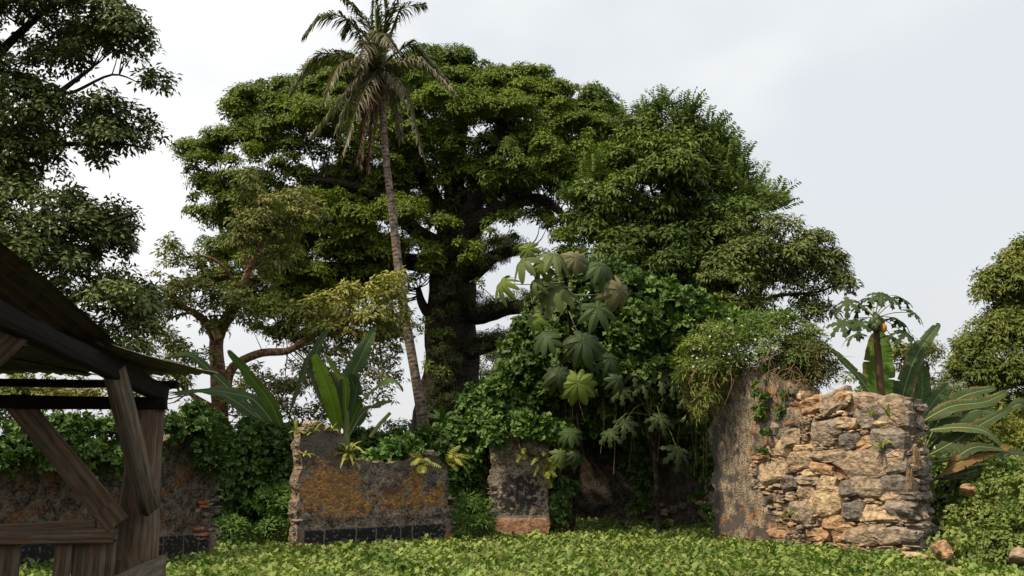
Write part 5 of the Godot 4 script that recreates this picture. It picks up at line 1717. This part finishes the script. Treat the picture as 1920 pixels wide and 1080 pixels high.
	M.fruit_ripe = mat(0.5, lin(0.42, 0.17, 0.02))
	var fs := SphereMesh.new()
	fs.radius = 0.075
	fs.height = 0.2
	fs.radial_segments = 12
	fs.rings = 7
	for e in [[1636, 604, 0.15], [1646, 606, 0.18], [1652, 604, 0.1], [1640, 613, 0.18], [1650, 613, 0.14], [1632, 612, 0.05], [1644, 598, 0.15]]:
		var q := part("fruit", fs, M.fruit, o)
		q.position = P(e[0], e[1], 20.1 - e[2]) - base
		q.rotation = Vector3(rr(-0.3, 0.3), 0, rr(-0.3, 0.3))
	var ripe := part("fruit", fs, M.fruit_ripe, o)
	ripe.position = P(1656, 615, 19.95) - base
	ripe.set_meta("label", "ripe orange fruit")

	# umbrella-leaved tree in front of the overgrown mass
	base = P(1075, 985, 21.6)
	base.y = 0.0
	o = thing("umbrella_tree", "young tree with huge umbrella-like lobed leaves before the creeper mass", "tree", base)
	var stem := spline([base + Vector3(0.1, 0, -2.6), P(1085, 860, 24.0), P(1080, 740, 23.6), P(1070, 620, 22.6), P(1060, 520, 21.4)], 30)
	part("trunk", tube_mesh(stem, [0.07, 0.06, 0.05, 0.035], 8, 0.1, base), M.bark, o)
	for e in [
		[983, 489, 40, 1, -0.5, 0.5, 0.5, -0.3], [1038, 478, 40, 1, 0.1, 0.6, 0.5, 0.1], [1079, 484, 32, 2, 0.1, 0.1, 0.9, 0.05], [1128, 498, 40, 0, 0.3, 0.5, 0.6, 0.3], [940, 530, 36, 4, -0.8, 0.45, 0.5, -0.6],
		[1040, 540, 48, 1, -0.3, 0.6, 0.6, -0.5], [1120, 578, 42, 0, 0.1, 0.4, 0.8, 0.1], [1162, 544, 44, 2, 0.5, -0.05, 0.8, 0.35], [1093, 640, 48, 3, 0.0, 0.25, 0.9, 0.0], [1022, 631, 36, 0, -0.4, 0.45, 0.7, -0.3],
		[1048, 700, 36, 3, -0.1, 0.25, 0.9, -0.15], [1083, 718, 42, 4, 0.0, 0.0, 1.0, 0.05], [1144, 672, 36, 3, 0.4, 0.3, 0.8, 0.3], [1004, 596, 30, 4, -0.4, 0.3, 0.6, -0.8], [990, 466, 24, 4, -0.2, 0.1, 0.8, 0.2],
		[1002, 530, 28, 1, -0.6, 0.3, 0.6, -0.2], [1069, 812, 26, 0, -0.1, 0.35, 0.8, -0.2], [1050, 852, 22, 1, 0.1, 0.2, 0.9, 0.1], [1080, 852, 22, 3, 0.3, 0.2, 0.9, 0.2], [1158, 712, 28, 3, 0.4, 0.2, 0.9, 0.2], [1060, 492, 26, 4, 0.0, 0.0, 0.9, -0.4], [1012, 500, 28, 4, -0.3, 0.0, 0.9, 0.0]]:
		var d := 20.9 + absf(e[7]) * 0.6 - 0.2
		if e[1] > 780:
			d = 22.4
		var at := P(e[0], e[1], d)
		var lf := big_leaf("leaf", C.umbrella[rng.randi() % 8], M["big_leaf_%d" % e[3]], o, at, e[2] * d / F * 1.08, Vector3(e[4], e[5], e[6]), e[7])
		var best: Vector3 = stem[-1]
		for s in stem:
			if (s as Vector3).distance_to(at + Vector3(0, -0.35, -0.3)) < best.distance_to(at + Vector3(0, -0.35, -0.3)):
				best = s
		part("petiole", tube_mesh(spline([best, best.lerp(at, 0.5) + Vector3(0, -0.04, -0.08), at - Vector3(e[4], e[5], e[6]) * 0.02], 6), [0.014, 0.011, 0.008], 5, 0.0, base), M.stalk, o)

	# deeply cut leaves in the shade by the opening
	base = P(1235, 985, 23.6)
	base.y = 0.1
	o = thing("papaya_plant", "young papaya with dark cut leaves hanging before the shaded opening", "papaya", base)
	var top := P(1215, 740, 23.4)
	part("trunk", tube_mesh(spline([base, P(1228, 860, 23.6), top], 12), [0.06, 0.05, 0.03], 7, 0.1, base), M.bark, o)
	for e in [[1240, 702, 38, 0.1], [1205, 720, 28, 0.0], [1167, 733, 27, -0.2], [1238, 784, 32, 0.1], [1171, 794, 30, -0.2], [1144, 812, 27, -0.3], [1271, 845, 34, 0.3], [1286, 745, 28, 0.3], [1190, 700, 26, -0.1], [1225, 690, 26, 0.2], [1262, 718, 28, 0.2]]:
		var at := P(e[0], e[1], 22.9)
		big_leaf("leaf", C.papaya[rng.randi() % 6], M.big_leaf_0 if rng.randf() < 0.6 else M.big_leaf_3, o, at, e[2] * 22.9 / F * 1.1, Vector3(e[3], 0.45, 0.8), rr(-0.3, 0.3))
		part("petiole", tube_mesh(spline([top.lerp(base, rr(0.0, 0.3)), top.lerp(at, 0.6) + Vector3(0, 0.08, 0.1), at - Vector3(0, 0.01, 0.02)], 6), [0.012, 0.009, 0.007], 5, 0.0, base), M.stalk, o)

# ---------------------------------------------------------------- ground creepers
func build_ground_cover() -> void:
	var xf := []
	var cols := []
	var ca := Color(0.085, 0.145, 0.030)
	var cb := Color(0.25, 0.30, 0.085)
	for i in 25000:
		var d := 11.0 + 15.5 * pow(rng.randf(), 0.8)
		var x := rr(-0.62, 0.68) * d
		var z := -d
		if x < -2.2 and d < 9.0:
			continue
		var h := 0.1 * rng.randf() + 0.07 * (0.5 + nz.get_noise_2d(x * 40.0, z * 40.0))
		var dark := smoothstep(23.2, 24.5, d) * smoothstep(-0.5, 1.0, x) * smoothstep(5.0, 4.0, x)
		if dark > 0.5 and rng.randf() < 0.75:
			continue
		var t := clampf(0.5 + 0.9 * nz.get_noise_2d(x * 22.0, z * 22.0) + 0.7 * nz.get_noise_2d(x * 90.0, z * 90.0) + rr(-0.4, 0.4), 0, 1)
		var b := Basis(Vector3.UP, rr(0, TAU)) * Basis(Vector3(1, 0, 0), rr(-0.35, 0.35))
		xf.append(Transform3D(b.scaled(Vector3(1.0, rr(1.0, 1.9), 1.0) * rr(0.6, 1.15)), Vector3(x, ground_h(x, z) + h, z)))
		cols.append(ca.lerp(cb, t))
	var wx := []
	var wc := []
	for i in 5200:
		var d := 11.0 + 14.0 * pow(rng.randf(), 0.8)
		var x := rr(-0.62, 0.68) * d
		var pt := nf.get_noise_2d(x * 30.0, -d * 30.0)
		if pt < 0.02 and rng.randf() < 0.8:
			continue
		wx.append(Transform3D(Basis(Vector3.UP, rr(0, TAU)).scaled(Vector3.ONE * rr(0.5, 1.0)), Vector3(x, ground_h(x, -d) + rr(0.05, 0.22), -d)))
		wc.append(Color(0.07, 0.10, 0.022).lerp(Color(0.22, 0.22, 0.07), rng.randf()))
	var we := copies("ground_weeds", C.herb, M.leaf_soft, wx, wc, self)
	tag(we, "narrow-leaved weeds scattered among the creepers of the clearing", "weeds")
	var lx := []
	var lc := []
	for i in 1500:
		var d := 11.0 + 13.0 * rng.randf()
		var x := rr(-0.6, 0.66) * d
		lx.append(Transform3D(Basis(Vector3.UP, rr(0, TAU)).scaled(Vector3.ONE * rr(0.6, 1.3)), Vector3(x, ground_h(x, -d) + rr(0.10, 0.2), -d)))
		lc.append(Color(0.20, 0.12, 0.05).lerp(Color(0.34, 0.27, 0.12), rng.randf()))
	var dead := begin()
	leaf(dead, Vector3.ZERO, Vector3(1, 0.1, 0), Vector3(0.1, 1, 0.2).normalized(), 0.11, 0.06, Color.WHITE)
	var dl := copies("fallen_leaves", dead.commit(), M.dry, lx, lc, self)
	tag(dl, "dry fallen leaves strewn over the green creepers", "leaves")
	var o := copies("ground_creepers", C.cover, M.leaf_soft, xf, cols, self)
	tag(o, "low heart-leaved creepers carpeting the clearing and the bank", "ground cover")
	# taller bank growth at the right
	var e := vine("bank_creepers", "leafy creepers tumbling down the bank beside the stone wall", P(1840, 960, 17))
	foliage("leaves", [[1752, 1060], [1768, 960], [1790, 920], [1850, 900], [1960, 880], [1980, 1100], [1780, 1100]], 17.2, 16.0, 0.6, 0.26, 12, 1.6, C.cover, M.leaf_soft, ca * 0.5, cb * 0.42, e, 0.85, 0.3)
	foliage("leaves", [[1762, 900], [1830, 880], [1960, 860], [1960, 910], [1780, 930]], 19.5, 19.0, 0.6, 0.26, 12, 1.6, C.cover, M.leaf_soft, ca * 0.5, cb * 0.38, e, 0.85, 0.3)
	var w := vine("shrub", "yellow green shrub growth below the edge tree on the right", P(1850, 830, 24))
	foliage("leaves", [[1770, 900], [1780, 800], [1820, 770], [1880, 780], [1960, 740], [1960, 900]], 24, 24, 1.0, 0.32, 12, 1.6, C.broad_long, M.leaf_soft, Color(0.06, 0.07, 0.014), Color(0.15, 0.15, 0.03), w, 0.9, 0.3)

# ---------------------------------------------------------------- small plants on the masonry, loose rocks
func build_small() -> void:
	var ya := Color(0.10, 0.13, 0.025)
	var yb := Color(0.26, 0.25, 0.05)
	var left := Vector3(0.2, 0, 0.6)
	tuft("fern", "yellow green fern sprouting at the left corner of the ochre wall top", "fern", P(556, 815, 19.5), 9, 0.32, 0.05, ya, yb, left)
	tuft("fern", "strap fern on the rounded crest of the ochre wall", "fern", P(590, 812, 19.6), 9, 0.28, 0.045, ya, yb, left)
	tuft("fern", "second strap fern, right of the crest of the ochre wall", "fern", P(622, 810, 19.9), 9, 0.26, 0.045, ya, yb, left)
	tuft("fern", "tall bright fern where the ochre wall steps down", "fern", P(654, 850, 20.1), 16, 0.6, 0.055, ya, yb, left)
	tuft("fern", "light fern hanging below the step of the ochre wall", "fern", P(664, 866, 20.2), 10, 0.4, 0.05, ya, yb, left)
	tuft("fern", "feathery fern drooping over the right hump of the ochre wall", "fern", P(788, 872, 21.2), 11, 0.5, 0.06, ya, yb, left, true)
	tuft("fern", "pale fern spray reaching right past the end of the ochre wall", "fern", P(840, 868, 21.7), 10, 0.55, 0.06, ya, yb, Vector3(0.8, 0, 0.3), true)
	tuft("fern", "small fern below the left corner stone of the ochre wall", "fern", P(572, 852, 19.5), 6, 0.24, 0.04, ya, yb, left)
	tuft("fern", "yellow fern hanging on the face of the pillar", "fern", P(982, 848, 23.2), 10, 0.42, 0.045, ya, yb, Vector3(0, -1.2, 0.7), true)
	tuft("fern", "long yellow fern hanging down the right edge of the pillar", "fern", P(1022, 858, 23.1), 14, 0.5, 0.045, ya, yb, Vector3(0.1, -1.4, 0.6), true)
	tuft("fern", "lower end of the yellow ferns at the pillar edge", "fern", P(1018, 886, 23.1), 9, 0.4, 0.045, ya, yb, Vector3(0.0, -1.4, 0.6), true)
	tuft("fern", "fern rooted in the top block of the stone wall", "fern", P(1634, 782, 18.8), 5, 0.26, 0.05, ya * 0.8, yb * 0.8, Vector3(-0.5, 0.4, 0.5))
	tuft("fern", "second fern on the top block, nearer the wall end", "fern", P(1664, 780, 18.5), 5, 0.28, 0.05, ya * 0.8, yb * 0.7, Vector3(-0.5, 0.5, 0.5))
	tuft("fern", "green fern with yellow blades in a joint of the stone wall", "fern", P(1655, 842, 18.6), 8, 0.34, 0.055, ya * 0.7, yb, Vector3(-0.6, 0, 0.6))
	tuft("fern", "pale starry fern at the corner of the stone wall", "fern", P(1726, 832, 18.4), 8, 0.24, 0.05, ya, yb, Vector3(0.3, 0.2, 0.8))
	var gt := tuft("grass_tuft", "green weed growing from the foot of the stone wall", "weed", P(1482, 972, 20.2), 26, 0.36, 0.03, Color(0.06, 0.085, 0.025), Color(0.11, 0.13, 0.035), Vector3(-0.6, 0, 0.6))
	tuft("plant", "broad-leaved plant at the foot of the giant trunk", "plant", P(830, 800, 30), 16, 0.9, 0.18, Color(0.03, 0.055, 0.015), Color(0.06, 0.1, 0.02), Vector3(0, 0.2, 0.6))
	# dry grass beards on the wall end
	for e in [[1716, 842, 1716, 875], [1704, 884, 1700, 910]]:
		var at := P(e[0], e[1], 18.25)
		var o := thing("dry_grass", "dry straw beard hanging from the wall corner, " + ("upper one" if e[1] < 860 else "lower one"), "dry grass", at)
		var st := begin()
		for i in 40:
			var a := Vector3(rr(-0.05, 0.05), rr(-0.02, 0.05), rr(-0.02, 0.04))
			var b := a + Vector3(rr(-0.08, 0.08), -rr(0.2, 0.4), rr(0.0, 0.08))
			tube(st, [a, a.lerp(b, 0.5) + Vector3(rr(-0.02, 0.02), 0, 0.03), b], [0.004, 0.003, 0.002], 3)
		part("stems", st.commit(), M.vine_dry, o, "stuff")
	# loose rocks on the bank
	for e in [[1768, 1032, 16.2, 0.34, 0.3, 5, "reddish brown rock half hidden in creepers beside the wall foot"], [1912, 1042, 15.6, 0.3, 0.24, 0, "grey brown rock at the right edge of the view"], [1782, 1072, 15.5, 0.22, 0.1, 1, "small pale rock in front of the reddish rock"], [1718, 1048, 17.4, 0.5, 0.16, 2, "flat pale slab lying at the corner of the stone wall"], [1815, 918, 18.4, 0.3, 0.16, 5, "ochre rock on the upper bank under the banana leaves"]]:
		var at := P(e[0], e[1], e[2])
		var o := thing("rock", e[6], "rock", at)
		for k in 3 if e[3] > 0.3 else 1:
			place_stone("stone", o, at + Vector3(rr(-0.12, 0.12), rr(-0.08, 0.0), rr(-0.12, 0.12)) * (1.0 if k > 0 else 0.0), Vector3(-0.3, 0.35, 0.85).normalized(), e[3] * (1.0 if k == 0 else 0.6), e[4] * (1.0 if k == 0 else 0.6), 0.3, rr(-0.3, 0.3), M.stones[e[5]])
